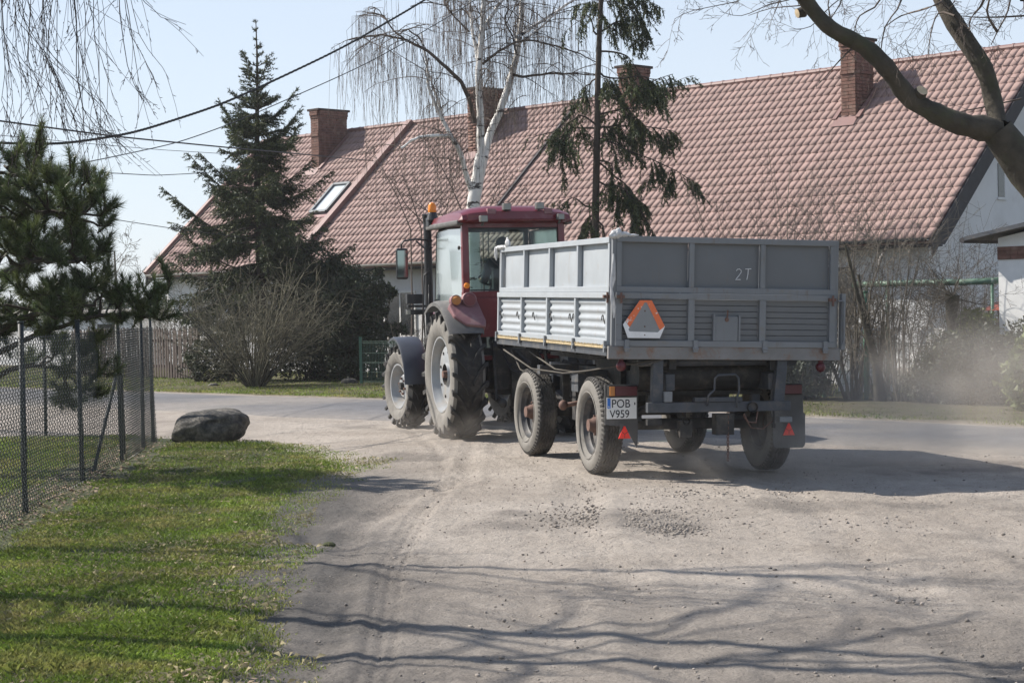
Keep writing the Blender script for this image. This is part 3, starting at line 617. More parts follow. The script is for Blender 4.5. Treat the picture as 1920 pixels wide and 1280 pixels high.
def pine():
    global RNG
    RNG = np.random.default_rng(21); random.seed(21); Yt = 19.3
    bx = atY(-25, 700, Yt)[0]; root = empty('pine_tree', (bx, Yt, 0), label='bushy young pine with long dark needles behind the chain-link fence', cat='tree'); B = np.array([bx, Yt, 0.])
    tw = TW(); br = TW(); lf = LF(); lf2 = LF()
    T = np.array([(0, 0, 0), (.02, .02, 1), (.05, 0, 2), (.12, .03, 2.9), (.1, 0, 3.5)]); tw.tube(T, [.085, .075, .06, .04, .02], 8)
    def shoot(q, d, L):
        d = d / np.linalg.norm(d); P = limb(q, d, L, 4, .06, 0, .05); br.tube(P, np.linspace(.009, .005, 5), 4)
        ns = int(L * 900); s = RNG.random(ns); pts = np.array([along(P, min(.999, t))[0] for t in s * .97]); dd = P[-1] - P[0]; dd /= np.linalg.norm(dd)
        nd = dd * (.45 + .6 * s[:, None]) + RNG.normal(size=(ns, 3)) * .5; (lf2 if random.random() < .3 else lf).needles(pts, nd, .095 + .055 * RNG.random(ns), .0060)
    # shoot tips seen in the photograph
    tips = [(78, 262, -.1, 1), (45, 285, .2, 1), (135, 300, 0, 1), (115, 335, .3, 1), (160, 322, -.2, .9), (190, 330, .2, .8), (192, 372, 0, .8), (215, 395, -.1, .7), (212, 425, .2, .7), (180, 345, .4, .9), (15, 300, 0, 1), (10, 350, .3, 1),
            (60, 330, .4, 1), (160, 390, .3, .9), (130, 420, -.3, 1), (95, 395, .3, 1), (190, 460, .2, .6), (165, 480, -.2, .8), (200, 505, .3, .6), (150, 520, .2, 1), (110, 490, -.4, 1), (80, 470, .2, 1), (185, 540, .1, .8), (220, 560, .2, .5),
            (255, 570, 0, .4), (285, 560, .1, .35), (325, 520, 0, .3), (300, 545, .2, .3), (265, 600, .1, .5), (300, 600, -.1, .4), (170, 590, .3, .9), (110, 580, .3, 1), (60, 560, -.2, 1), (30, 520, .2, 1), (30, 430, .3, 1), (35, 380, -.2, 1), (235, 545, .2, .5),
            (20, 590, .2, 1), (230, 605, .2, .6), (140, 610, -.1, 1), (90, 640, .1, .9), (150, 660, .1, .8), (125, 700, .0, .7), (165, 690, .2, .5), (175, 745, .1, .4), (140, 770, 0, .5), (115, 760, .2, .5), (185, 640, .1, .6), (-40, 300, 0, 1), (-60, 350, .3, 1), (-50, 420, -.2, 1), (-80, 480, .2, 1), (-60, 560, 0, 1), (-100, 620, 0, 1), (-30, 640, .3, 1),
            (230, 700, .2, .3), (5, 640, .2, .9), (55, 610, .4, .9), (70, 300, .35, .9), (120, 370, -.35, .9), (150, 440, .4, .9), (50, 450, -.4, .9), (95, 540, .5, .9), (10, 470, -.5, .9), (210, 470, .3, .5)]
    # the back and off-camera side of the crown
    for i in range(48):   # fill between the named tips
        tips.append((rnd(-120, 155), rnd(330, 600), rnd(-.5, .6), 1))
    for i in range(40):
        a = rnd(0, 6.28); zz = rnd(1.2, 3.4); rr = (1.55 * (1 - ((zz - 1.5) / 2.4) ** 2) + .1) * rnd(.6, 1); tips.append((None, (math.cos(a) * rr - .25, abs(math.sin(a)) * rr + .3, zz), 0, 1))
    prim = []
    for (qx, qy, qd, hz) in ((60, 330, .1, 2.6), (135, 400, -.1, 2.3), (55, 470, .3, 1.9), (150, 490, -.2, 1.8), (60, 590, .1, 1.2), (175, 570, -.1, 1.3), (255, 585, 0, 1.1), (125, 690, 0, .9), (-70, 400, .2, 2.1), (-70, 560, .3, 1.3)):
        e = atY(qx, qy, Yt + qd * 2) - B; q, _ = along(T, hz / 3.5); P = np.array([q + (e - q) * t + np.array([0, 0, .10 * math.sin(math.pi * t)]) + RNG.normal(size=3) * .02 for t in np.linspace(0, 1, 9)]); br.tube(P, np.linspace(.034, .014, 9), 6); prim.append(P)
    for tpx in tips:
        if tpx[0] is None: tip = np.array(tpx[1]); 
        else: tip = atY(tpx[0], tpx[1], Yt + tpx[2] * 1.6 - .25) - B
        cand = [p for P_ in prim for p in P_[3:]] + [T[3], T[4]]; dd_ = [np.linalg.norm(tip - p) + max(0, p[2] - tip[2]) * .8 for p in cand]; q = cand[int(np.argmin(dd_))]; out = tip - q; Ln = np.linalg.norm(out)
        P = [q]
        for i in range(1, 7):
            t = i / 6; P.append(q + out * t + np.array([0, 0, -.05 * Ln * math.sin(math.pi * t)]) + RNG.normal(size=3) * .02)
        P = np.array(P); br.tube(P, np.linspace(.016, .008, 7), 5)
        end = P[-1] - P[-2]; end /= np.linalg.norm(end); L = rnd(.16, .24)
        shoot(tip - end * L * .9, end + np.array([0, 0, .35]), L)
        for j in range(random.choice((3, 4, 4))):
            t = rnd(.5, .97); p, d = along(P, t); s = RNG.normal(size=3); s[2] = abs(s[2]) * .6; shoot(p, d / np.linalg.norm(d) * .7 + s / np.linalg.norm(s) * .8 + np.array([0, 0, .25]), rnd(.14, .28))
    tw.build('trunk', M_barkd, root); br.build('crown', M_barkd, root); lf.build('crown', M_pine, root); lf2.build('crown', M_pine2, root)
pine()

def birch():
    """weeping birch: limbs traced in the photo, hanging twigs fall from them"""
    global RNG
    RNG = np.random.default_rng(9); random.seed(9); Yt = 38.6
    b = atY(890, 745, Yt); B = np.array([b[0], Yt, gzf(b[0], Yt)]); root = empty('birch_tree', B, label='white-barked weeping birch with bare hanging twigs behind the tractor cab', cat='tree')
    tw = TW(); br = TW(); hg = TW()
    L = [  # (points, r0, r1, depth offset)
        ([(888, 745), (889, 560), (887, 450), (887, 385), (897, 330), (903, 290)], .155, .125, 0, 1),
        ([(903, 295), (899, 200), (898, 125), (902, 85), (905, 40), (912, -60), (915, -200), (905, -420)], .085, .03, 0, 1),
        ([(900, 330), (915, 260), (950, 175), (968, 110), (978, 30), (985, -60), (1000, -200), (1010, -380)], .095, .03, .6, 1),
        ([(884, 360), (872, 320), (862, 285), (850, 262), (830, 225), (815, 195), (803, 160), (800, 120), (790, 60)], .06, .02, -.5, 1),
        ([(866, 290), (850, 260), (842, 254), (812, 254), (785, 258), (768, 265), (752, 278)], .045, .022, -.9, 1),
        ([(890, 230), (878, 180), (862, 150), (830, 120), (800, 95), (760, 75), (720, 65), (680, 70), (655, 75)], .05, .012, -.6, 0),
        ([(898, 125), (886, 60), (882, 20), (878, -60)], .04, .02, .4, 1),
        ([(903, 60), (925, 25), (945, -5), (960, -60)], .045, .02, .5, 1),
        ([(962, 140), (985, 145), (1030, 138), (1070, 138), (1120, 142)], .032, .012, .8, 0),
        ([(970, 70), (1000, 50), (1040, 25), (1075, 0), (1110, -30)], .04, .02, .9, 1),
        ([(968, 85), (1010, 55), (1050, 18), (1085, -10)], .03, .015, .3, 1),
        ([(905, 120), (930, 100), (965, 80), (990, 75), (1040, 85), (1085, 100), (1120, 118)], .03, .010, -.4, 0),
        ([(968, 100), (960, 65), (945, 40), (955, 10), (940, -30)], .02, .010, .2, 0),
        ([(880, 60), (850, 30), (835, 10), (800, 5), (770, 12)], .02, .008, -.7, 0),
        ([(800, 95), (785, 70), (765, 55), (755, 60), (738, 70)], .02, .008, -.8, 0),
        ([(760, 75), (735, 55), (720, 30), (700, 25), (675, 30)], .02, .008, -.9, 0),
        ([(830, 225), (822, 190), (812, 165), (805, 140)], .035, .015, -.2, 1)]
    src = []
    for pts, ra, rb, dy, wh in L:
        P = np.array([atY(x, y, Yt + dy * min(1, j / 3)) for j, (x, y) in enumerate(pts)]) - B
        t = np.linspace(0, 1, len(P) * 3); Q = np.array([along(P, min(.999, q))[0] for q in t]) + RNG.normal(size=(len(t), 3)) * .006
        Q[0] = P[0]; (tw if wh else br).tube(Q, np.linspace(ra, rb, len(Q)), 10 if ra > .08 else 7)
        if ra < .09 or P[-1][2] > 6: src.append((Q, ra))
    # finer limbs, then the hanging twigs
    lim = []
    for Q, ra in src:
        Ln = np.linalg.norm(np.diff(Q, axis=0), axis=1).sum()
        for i in range(int(3 + Ln * 2.6)):
            q, d = along(Q, rnd(.15, .98))
            if q[2] < 3.2: continue
            d = d / np.linalg.norm(d); s = RNG.normal(size=3); s[2] *= .3; s /= np.linalg.norm(s)
            P = limb(q, d * .5 + s * .9 + np.array([0, 0, .25]), rnd(.5, 1.6), 7, .10, .13); br.tube(P, np.linspace(.011, .004, len(P)), 4); lim.append(P)
        lim.append(Q)
    for P in lim:
        Ln = np.linalg.norm(np.diff(P, axis=0), axis=1).sum()
        for i in range(int(2 + Ln * 6.2)):
            q, d = along(P, rnd(.2, .999)); 
            if q[2] < 3.0: continue
            s = RNG.normal(size=3); s[2] = -.2; H_ = rnd(.4, 1.7); 
            T = limb(q, s / np.linalg.norm(s) * .7 + d / np.linalg.norm(d) * .4, .22, 2, .05); 
            G = [*T]; g = T[-1].copy(); n_ = 5
            sway = RNG.normal(size=2) * .05
            for j in range(n_):
                g = g + np.array([sway[0] + RNG.normal() * .018, sway[1] + RNG.normal() * .018, -1]) * H_ / n_ * np.array([1, 1, 1]); G.append(g.copy())
            hg.tube(np.array(G), np.linspace(.0042, .0024, len(G)), 3)
            for j in range(random.choice((1, 2, 3))):
                q2, _ = along(np.array(G), rnd(.3, .95)); s2 = np.array([rnd(-.4, .4), rnd(-.4, .4), -1.]); hg.tube(limb(q2, s2, rnd(.1, .4), 2, .05), np.array([.0030, .0024, .0018]), 3)
    # a fan of fine suckers low in front of the roof, left of the trunk
    for (x0, y0, x1, y1) in ((770, 430, 700, 285), (868, 400, 800, 260), (800, 425, 730, 330), (850, 410, 745, 355), (790, 430, 745, 300), (830, 430, 860, 330), (905, 420, 955, 300), (915, 420, 990, 350)):
        p = atY(x0, y0 + 250, Yt - .8) - B; p[2] = max(0.02, min(p[2], .3)); m1 = atY(x0, y0, Yt - .8) - B; e = atY(x1, y1, Yt - 1.2) - B
        P = np.array([p, (p + m1) / 2 + [.03, 0, 0], m1, (m1 + e) / 2 + RNG.normal(size=3) * .04, e]); br.tube(P, [.02, .017, .014, .009, .004], 5)
        ramify(hg, P[2:], .010, 3, 6, .55, .75, .0042, 0, .03, 3, .1)
    tw.build('trunk', M_birch, root); br.build('crown', M_twig, root); hg.build('crown', M_twig, root)
birch()

def shrub(name, base, H, wd, n_, label, seed, m_=None, sub=3, r=.012, cat='shrub', spread=.8, minr=.0035):
    global RNG
    RNG = np.random.default_rng(seed); random.seed(seed); root = empty(name, base, label=label, cat=cat, group='bare bushes in the gardens'); st = TW(); tg = TW()
    for i in range(n_):
        a = rnd(0, 6.28); k = random.random() ** .6; d = np.array([math.cos(a) * k * wd / H, math.sin(a) * k * wd / H, 1.]); p = np.array([math.cos(a) * .16 * k, math.sin(a) * .16 * k, 0])
        P = limb(p, d, H * rnd(.6, 1.05) * (1 - .15 * k), 7, .07, .02 * k); rr = r * rnd(.6, 1.3); st.tube(P, np.linspace(rr, rr * .3, len(P)), 4)
        ramify(tg, P, rr * .6, 3 if n_ < 25 else 2, sub, .5, spread, minr, 0, .02, 3, .18)
    st.build('trunk', m_ or M_twigl, root); tg.build('crown', m_ or M_twigl, root); return root
p = gnd(480, 728)
shrub('bare_shrub', (p[0], p[1], 0), 3.1, 2.8, 95, 'big bare many-stemmed bush in front of the tall spruce', 31, M_twigg, 6, .016, 'bush', .75, .0045)

def leafmass(name, base, ell, n_, size, m_, label, seed, cat='shrub', stems=6, top=None):
    """evergreen: stems under an uneven shell of leaf clumps. ell = list of (cx,cy,cz,rx,ry,rz)"""
    global RNG
    RNG = np.random.default_rng(seed); random.seed(seed); root = empty(name, base, label=label, cat=cat); lf = LF(); st = TW()
    vol = np.array([e[3] * e[4] * e[5] for e in ell]); vol = vol / vol.sum()
    for e, f in zip(ell, vol):
        k = max(50, int(n_ * f)); ncl = max(8, k // 40); d = RNG.normal(size=(ncl, 3)); d /= np.linalg.norm(d, axis=1)[:, None]; rr = RNG.random((ncl, 1)) ** .38
        c = np.array(e[:3]) + d * rr * np.array(e[3:]); c = np.repeat(c, 40, 0); q = c + RNG.normal(size=c.shape) * min(e[3:]) * .13; q[:, 2] = np.maximum(q[:, 2], .03)
        lf.leaves(q, size * (.6 + .9 * RNG.random(len(q))))
        for s in range(stems):
            a = RNG.normal(size=3) * .6; t = np.array(e[:3]) + a * np.array(e[3:]) * .8; P0 = np.array([e[0] + rnd(-.2, .2) * e[3], e[1], 0.0]); t[2] = max(t[2], .2)
            P = np.array([P0, P0 * .5 + t * .5 + RNG.normal(size=3) * .05, t]); st.tube(P, [.03, .018, .006], 5)
    st.build('trunk', M_barkd, root); lf.build('crown', m_, root); return root

def at_uv(px, v, py=700):
    """ground point under image column px at road-distance v"""
    r = ray(px, py); t = v / ((r[0] + r[1]) * S2); return CAM[0] + r[0] * t, CAM[1] + r[1] * t
# dark evergreens between the spruce and the tractor
x, y = at_uv(590, 28.2); leafmass('yew_tree', (x, y, 0), [(0, 0, .9, 1.1, 1.0, 1.0), (.2, 0, 2.0, 1.15, 1, .9), (-.1, 0, 2.7, .8, .8, .6), (.75, 0, 1.4, .8, .8, 1.3)], 34000, .07, M_thuja, 'broad dark yew standing against the right side of the tall spruce', 41, 'tree')
x, y = at_uv(668, 28.0); leafmass('yew_tree', (x, y, 0), [(0, 0, .8, .75, .8, .9), (.1, 0, 1.9, .65, .7, .8), (-.25, 0, 1.4, .6, .6, 1.1)], 15000, .065, M_thuja, 'narrower dark yew directly left of the green wire panel fence', 42, 'tree')
x, y = at_uv(722, 29.6); leafmass('young_pine', (x, y, 0), [(0, 0, 2.1, .35, .3, .16), (-.3, 0, 1.6, .45, .3, .2), (.15, 0, 1.15, .4, .3, .18), (-.1, 0, 2.55, .2, .2, .14)], 5200, .08, M_spr, 'small open young pine against the pale house wall by the round mirror', 43, 'tree')
x, y = at_uv(395, 26.6); leafmass('juniper', (x, y, 0), [(0, 0, .35, .75, .5, .35), (.5, 0, .55, .5, .4, .5), (-.3, 0, .6, .35, .35, .4)], 8000, .05, M_hedge, 'low dark juniper at the foot of the picket fence', 44)
# right-hand garden
x, y = at_uv(1480, 26.4); leafmass('juniper', (x, y, gzf(x, y)), [(0, 0, .45, .7, .6, .5), (.35, 0, .75, .45, .5, .4)], 9000, .05, M_thuja, 'dark juniper behind the trailer mudflap with a chain above', 45)
x, y = at_uv(1850, 27.2); leafmass('hedge', (x, y, gzf(x, y)), [(-.5, 0, .6, .6, .6, .62), (0, 0, .65, .6, .6, .68), (.55, -.3, .65, .6, .6, .7), (1.2, -.7, .65, .7, .6, .68), (-.85, .3, .45, .45, .5, .45)], 26000, .06, M_hedge, 'long dark garden hedge in the drifting dust by the white shed', 46, 'hedge')
x, y = at_uv(1838, 28.4); leafmass('yellow_green_bush', (x, y, gzf(x, y)), [(0, 0, 1.2, .45, .4, .38), (.3, 0, .9, .4, .4, .4)], 4200, .085, M_bamboo, 'yellow-green leafy bush rising above the dark hedge beside the bird table', 47)
x, y = at_uv(1925, 25.9); leafmass('bamboo', (x, y, gzf(x, y)), [(0, 0, .5, .38, .4, .42), (.2, 0, .9, .35, .4, .35)], 3200, .10, M_bamboo, 'light green bamboo clump at the road side of the dark hedge', 48)
shr = [(1600, 27.0, 2.9, 1.0, 12, .030, 'bare crooked tree with a thick leaning stem beside the green post', 51), (1690, 26.9, 3.2, 1.3, 14, .019, 'bare multi-stemmed shrub in front of the white garden board', 52),
       (1745, 27.6, 2.6, 1.3, 12, .013, 'bare pale shrub between the white board and the hedge', 53), (1500, 28.8, 3.1, .9, 8, .02, 'bare shrub whose tips show above the trailer tailgate', 54), (1400, 29.4, 3.4, 1.0, 8, .02, 'thin pale birch sapling showing above the middle of the tailgate', 55),
       (1855, 29.6, 3.2, 1.2, 20, .010, 'bare pale climber twigs hanging by the shed wall', 56), (775, 28.2, 1.7, .6, 16, .01, 'dry brushwood against the house wall behind the front mudguard', 57), (1545, 27.6, 4.4, 1.5, 27, .010, 'fine hazy bare shrub rising against the lower roof just right of the trailer', 81),
       (1650, 28.0, 4.1, 1.6, 27, .010, 'fine bare shrub in front of the house wall behind the leaning trunk', 82), (1440, 28.3, 4.8, 1.4, 26, .010, 'fine bare shrub tips rising above the right half of the tailgate', 83),
       (1800, 29.0, 3.5, 1.4, 27, .009, 'fine bare shrub before the gable corner above the dark hedge', 84),
       (330, 28.0, 2.4, .9, 30, .012, 'bare reddish brush rising behind the picket fence', 58)]
for px, v, H, wd, n_, r, lab, sd in shr:
    x, y = at_uv(px, v); shrub('bare_shrub', (x, y, gzf(x, y)), H, wd, n_, lab, sd, M_twigl, 5, r)
# one fat leaning trunk by the green post
x, y = at_uv(1650, 26.8); root = empty('old_elder_tree', (x, y, gzf(x, y)), label='thick dark leaning old trunk in the dust right of the green post', cat='tree'); t1 = TW(); t2 = TW()
for e in ((-.55, 0, 2.7), (-.3, .2, 2.2), (.1, .1, 1.6)):
    P = np.array([(0, 0, 0), (-.05, 0, .6), (e[0] * .5, e[1] * .5, e[2] * .55), e]); t1.tube(P, [.12, .085, .045, .02], 8); ramify(t2, P[1:], .03, 3, 5, .5, .7, .004, 0, .03, 4)
t1.build('trunk', M_bark, root); t2.build('crown', M_twigl, root)
x, y = at_uv(1788, 28.2); root = empty('pollard_tree', (x, y, gzf(x, y)), label='stubby ivy-grey pollard trunk under the end of the green tube', cat='tree'); t1 = TW(); t2 = TW()
P = np.array([(0, 0, 0), (.02, 0, .8), (-.02, 0, 1.5), (0, 0, 1.85)]); t1.tube(P, [.10, .09, .10, .13], 9)
for i in range(26):
    a = rnd(0, 6.28); Q = limb((0, 0, 1.8), (math.cos(a), math.sin(a), rnd(-.1, 1)), rnd(.5, 1.2), 5, .12, .06); t2.tube(Q, np.linspace(.014, .004, 6), 4); ramify(t2, Q, .006, 1, 5, .5, .6, .0035)
t1.build('trunk', M_bark, root); t2.build('crown', M_twigl, root)

# big limbed tree whose boughs cross the upper right corner; its trunk stands outside the frame
def bough_tree():
    global RNG
    RNG = np.random.default_rng(77); random.seed(77); Yt = 17.5
    base = np.array([6.6, Yt + .3, 0.]); root = empty('bare_tree', base, label='big bare tree with sawn-off branch stubs reaching over the right of the roof', cat='tree'); tw = TW(); tg = TW()
    def pt(x, y, dy=0): return atY(x, y, Yt + dy) - base
    fork = pt(1870, 245, 0); T = np.array([(0, 0, 0), (-.1, 0, .9), pt(2120, 560), pt(1990, 390), pt(1925, 320), fork]); tw.tube(T, [.27, .24, .22, .205, .185, .15], 14)
    A = np.array([fork, pt(1800, 232, -.1), pt(1740, 205, -.1), pt(1700, 178, -.1), pt(1660, 125, -.2), pt(1620, 88, -.2), pt(1560, 55, -.3), pt(1525, 20, -.3), pt(1480, -40, -.4), pt(1400, -120, -.4), pt(1300, -220, -.5)]); 
    Bq = np.array([pt(1872, 235, 0), pt(1862, 190, .1), pt(1845, 130, .1), pt(1800, 60, .2), pt(1765, 0, .3), pt(1735, -80, .4), pt(1700, -200, .5), pt(1640, -340, .5)])
    def sm(P, k=4):
        n_ = len(P); t = np.linspace(0, n_ - 1, (n_ - 1) * k + 1); out = []
        for q in t:
            i = min(int(q), n_ - 2); f = q - i; p0, p1, p2, p3 = P[max(i - 1, 0)], P[i], P[i + 1], P[min(i + 2, n_ - 1)]
            out.append(.5 * (2 * p1 + (p2 - p0) * f + (2 * p0 - 5 * p1 + 4 * p2 - p3) * f * f + (3 * p1 - p0 - 3 * p2 + p3) * f ** 3))
        return np.array(out)
    As, Bs = sm(A), sm(Bq); tw.tube(As, np.interp(np.linspace(0, 1, len(As)), [0, .25, .5, .75, 1], [.118, .088, .084, .064, .03]) * (1 + .05 * RNG.normal(size=len(As))), 14); tw.tube(Bs, np.interp(np.linspace(0, 1, len(Bs)), [0, .5, 1], [.09, .083, .035]) * (1 + .05 * RNG.normal(size=len(Bs))), 12)
    cuts = []
    for (x, y, d, r) in ((1866, 243, (-.3, -.9, .35), .052), (1722, 180, (.3, -.75, .6), .058), (1558, 58, (-.2, -.9, -.2), .04), (1508, 22, (-.9, -.3, -.25), .045)):
        p = pt(x, y, -.12 if x != 1866 else 0); d = np.array(d) / np.linalg.norm(d); tw.tube(np.array([p, p + d * .075]), [r * 1.2, r], 10)
        c = p + d * .077; a = np.cross(d, (0, 0, 1)); a /= np.linalg.norm(a); b = np.cross(d, a); vs = [c + d * .004] + [c + (a * math.cos(k * .5236) + b * math.sin(k * .5236)) * r * .96 for k in range(12)]
        cut = MB(); cuts.append(cut); cut.add(vs, [(0, 1 + k, 1 + (k + 1) % 12) for k in range(12)])
    tb = []
    for (pts, r) in (([(1745, -60), (1770, -5), (1740, 15), (1690, 30), (1658, 52)], .014), ([(1680, -80), (1690, 0), (1660, 50), (1650, 110)], .012), ([(1640, -90), (1650, 0), (1612, 30), (1602, 60)], .012),
                     ([(1840, -60), (1845, 0), (1820, 35), (1818, 60)], .016), ([(1900, -40), (1890, 20), (1870, 60), (1858, 85)], .01), ([(1480, -60), (1462, 0), (1450, 30)], .008), ([(1560, -80), (1580, -10), (1556, 38)], .01),
                     ([(1790, 30), (1760, 25), (1745, 65), (1740, 110)], .01), ([(2000, -60), (1930, -10), (1915, 0)], .05), ([(1320, -80), (1300, -10), (1290, 0)], .01), ([(1985, 20), (1920, 30), (1840, 33), (1800, 30)], .012),
                     ([(1870, 60), (1850, 20), (1870, -30)], .015), ([(1640, -50), (1560, 10), (1520, 50), (1480, 55)], .007), ([(1700, -60), (1800, 40), (1820, 60), (1830, 100)], .007), ([(1480, 0), (1440, 10), (1390, 30), (1350, 22)], .006), ([(1330, -40), (1400, -5), (1300, 20), (1265, 36)], .006)):
        P = sm(np.array([pt(x, y, rnd(-.4, .4) * j / 2) for j, (x, y) in enumerate(pts)]), 3); tg.tube(P, np.linspace(r, r * .35, len(P)), 6); ramify(tg, P, r * .5, 3, 5, .5, .7, .0022, .03, 0, 3, .15)
    for P in (As[14:], Bs[8:]):
        ramify(tg, P, .022, 3, 6, .30, .9, .0028, .05, 0, 4, .2)
    q = sm(np.array([pt(1915, 185, .2), pt(1850, 200, .1), pt(1800, 210), pt(1760, 225)]), 3); tg.tube(q, np.linspace(.008, .003, len(q)), 4); ramify(tg, q, .005, 2, 5, .5, .7, .002)
    tw.build('trunk', M_bark, root); tg.build('crown', M_twig, root); [c_.build('cut_face', M_cut, root) for c_ in cuts]
bough_tree()

def yard_birch(name, base, H, seed, label, hang=True, r=.14, lean=(.3, .1)):
    """bare tree just outside the left edge: its twigs hang into view, its limbs shade the foreground"""
    global RNG
    RNG = np.random.default_rng(seed); random.seed(seed); root = empty(name, base, label=label, cat='tree'); tw = TW(); br = TW(); hg = TW()
    T = limb((0, 0, 0), (lean[0], lean[1], 3), H, 12, .035); tw.tube(T, np.linspace(r, .02, len(T)), 10)
    B_ = []
    for i in range(15):
        q, d = along(T, rnd(.28, .95)); a = rnd(0, 6.28); P = limb(q, (math.cos(a), math.sin(a), .9), rnd(1.5, 3.4) * (1.2 - q[2] / H * .6), 8, .09, .05)
        br.tube(P, np.linspace(.032, .007, len(P)), 5); B_.append(P); ramify(br, P, .012, 2, 4, .42, .7, .004, .04, 0, 4)
    return root, T, B_, tw, br, hg
root, T, B_, tw, br, hg = yard_birch('birch_tree', (-6.9, 12.7, 0), 9.5, 61, 'weeping birch at the left whose bare hanging twigs fill the top left corner', lean=(.18, .02))
base = np.array([-6.9, 12.7, 0.]); M_yb = M_twig
RNG = np.random.default_rng(62); random.seed(62)
def hang(pts, r, kids, dyr=.5):
    global hg
    dy = rnd(-dyr, dyr); P = np.array([atY(x, y, 12.3 + dy) for x, y in pts]) - base; t = np.linspace(0, 1, 10); Q = np.array([along(P, min(.999, q))[0] for q in t]) + RNG.normal(size=(10, 3)) * .006
    hg.tube(Q, np.linspace(r, .0016, 10), 4)
    for i in range(kids):
        q, d = along(Q, rnd(.15, .97)); d = d / np.linalg.norm(d); s = RNG.normal(size=3) * np.array([.7, .7, .2]); P2 = limb(q, d * .75 + s * .55 + np.array([0, 0, -.25]), rnd(.10, .5), 5, .06, .03)
        hg.tube(P2, np.linspace(.0019, .0012, 6), 3)
        for j in range(3):
            q2, d2 = along(P2, rnd(.3, .99)); hg.tube(limb(q2, d2 / np.linalg.norm(d2) + RNG.normal(size=3) * .5, rnd(.015, .035), 2, .1), [.0019, .0024, .0012], 3)
W0 = atY(60, -420, 12.3) - base
for pts, r, k in (([(60, -400), (30, -120), (20, 0), (100, 130), (150, 250), (190, 265)], .004, 12), ([(60, -400), (75, -100), (80, 0), (85, 120), (150, 240), (215, 255)], .004, 12), ([(60, -400), (130, -100), (142, 0), (145, 180), (180, 245), (215, 252)], .0045, 14),
                  ([(60, -400), (215, -120), (223, 0), (235, 100), (250, 160), (268, 178)], .004, 9), ([(60, -400), (225, -90), (240, 50), (275, 120), (295, 163)], .003, 5), ([(60, -400), (190, -90), (265, 0), (300, 30), (333, 41)], .003, 3), ([(60, -400), (150, -70), (160, 60), (165, 150), (188, 240)], .003, 8),
                  ([(60, -400), (0, -60), (10, 60), (5, 180), (20, 240)], .003, 10), ([(60, -400), (30, -60), (28, 60), (40, 180), (38, 260)], .003, 10), ([(60, -400), (60, -60), (52, 90), (70, 200), (98, 275)], .003, 10), ([(60, -400), (110, -60), (108, 90), (112, 180), (120, 250)], .003, 8), ([(60, -400), (10, -60), (-10, 30), (40, 110), (90, 170)], .003, 10),
                  ([(60, -400), (80, -60), (75, 80), (95, 170), (125, 240)], .003, 9), ([(60, -400), (180, -60), (170, 60), (195, 130), (215, 135)], .003, 4), ([(60, -400), (140, -60), (145, 130), (155, 230), (154, 270)], .0028, 4), ([(60, -400), (185, -60), (188, 200), (188, 250), (184, 308)], .0022, 2), ([(60, -400), (40, -60), (60, 60), (120, 130), (200, 210), (228, 290)], .003, 6)):
    hang(pts, r, int(k * 1.6)); hang([(x + rnd(-26, 26) * (j > 1), y + rnd(-15, 15)) for j, (x, y) in enumerate(pts)], r * .8, k // 2)
br.tube(limb(T[9], W0 - T[9], np.linalg.norm(W0 - T[9]), 6, .01), np.linspace(.03, .012, 7), 6)
for i in range(5): # more weeping twigs outside the frame
    for P in B_:
        q, d = along(P, rnd(.3, .98)); H_ = rnd(.6, 1.6); G = limb(q, (rnd(-.3, .3), rnd(-.3, .3), -1), H_, 6, .05); 
        if G[:, 2].min() > 2.4: hg.tube(G, np.linspace(.004, .0015, 7), 3)
tw.build('trunk', M_birch, root); br.build('crown', M_twigd, root); hg.build('crown', M_twigd, root)
root, T, B_, tw, br, hg = yard_birch('bare_tree', (-6.1, 10.35, 0), 11, 63, 'tall bare tree just outside the left edge, shading the near lawn', r=.09, lean=(-.1, .05))
tw.build('trunk', M_bark, root); br.build('crown', M_twig, root)
root, T, B_, tw, br, hg = yard_birch('bare_tree', (-7.9, 14.6, 0), 10.5, 64, 'bare tree outside the left edge beside the weeping birch', r=.075, lean=(.1, .1))
tw.build('trunk', M_bark, root); br.build('crown', M_twig, root)

# far trees
x, y = at_uv(240, 44); root = empty('bare_tree', (x, y, 0), label='pale bare tree far off between the pine and the house gable', cat='tree'); RNG = np.random.default_rng(8); tw = TW(); tg = TW()
T = limb((0, 0, 0), (0, 0, 1), 4.4, 6, .05); tw.tube(T, np.linspace(.14, .03, 7), 7); ramify(tg, T, .08, 4, 7, .62, .75, .010, 0, .01, 4, .2); tw.build('trunk', M_twigl, root); tg.build('crown', M_twigl, root)
x, y = at_uv(-10, 52); root = empty('bare_tree', (x, y, 0), label='pale bare tree far off behind the crown of the bushy pine', cat='tree'); tw = TW(); tg = TW()
T = limb((0, 0, 0), (0, 0, 1), 7, 6, .05); tw.tube(T, np.linspace(.16, .03, 7), 7); ramify(tg, T, .08, 4, 6, .6, .75, .012, 0, .01, 4, .2); tw.build('trunk', M_twigl, root); tg.build('crown', M_twigl, root)
fx, fy = atY(1090, 300, 62)[:2]; fz = atY(1090, 168, 62)[2]
leafmass('far_pine', (fx, fy, 0), [(0, 0, fz - .7, .9, .9, .35), (.5, 0, fz - .35, .5, .5, .3), (-.55, 0, fz - .95, .5, .5, .25), (0, 0, fz - 1.6, 1.2, 1, .6)], 5000, .12, M_spr, 'distant green pine top just above the ridge left of the sparse spruce', 71, 'tree', 3)
# low line of far woods seen at the horizon
X = RNG.random(60000) * 240 - 190; Y = 170 + RNG.random(60000) * 60; Z = RNG.random(60000) ** .7 * (1.5 + 4 * fbm(X, Y, .05, 3)); lf = LF(); lf.leaves(np.stack([X, Y, Z], -1), .4 + 0 * X)
tag(lf.build('woods', M_thuja), 'far-off low line of woods beyond the houses', None, None, 'stuff')
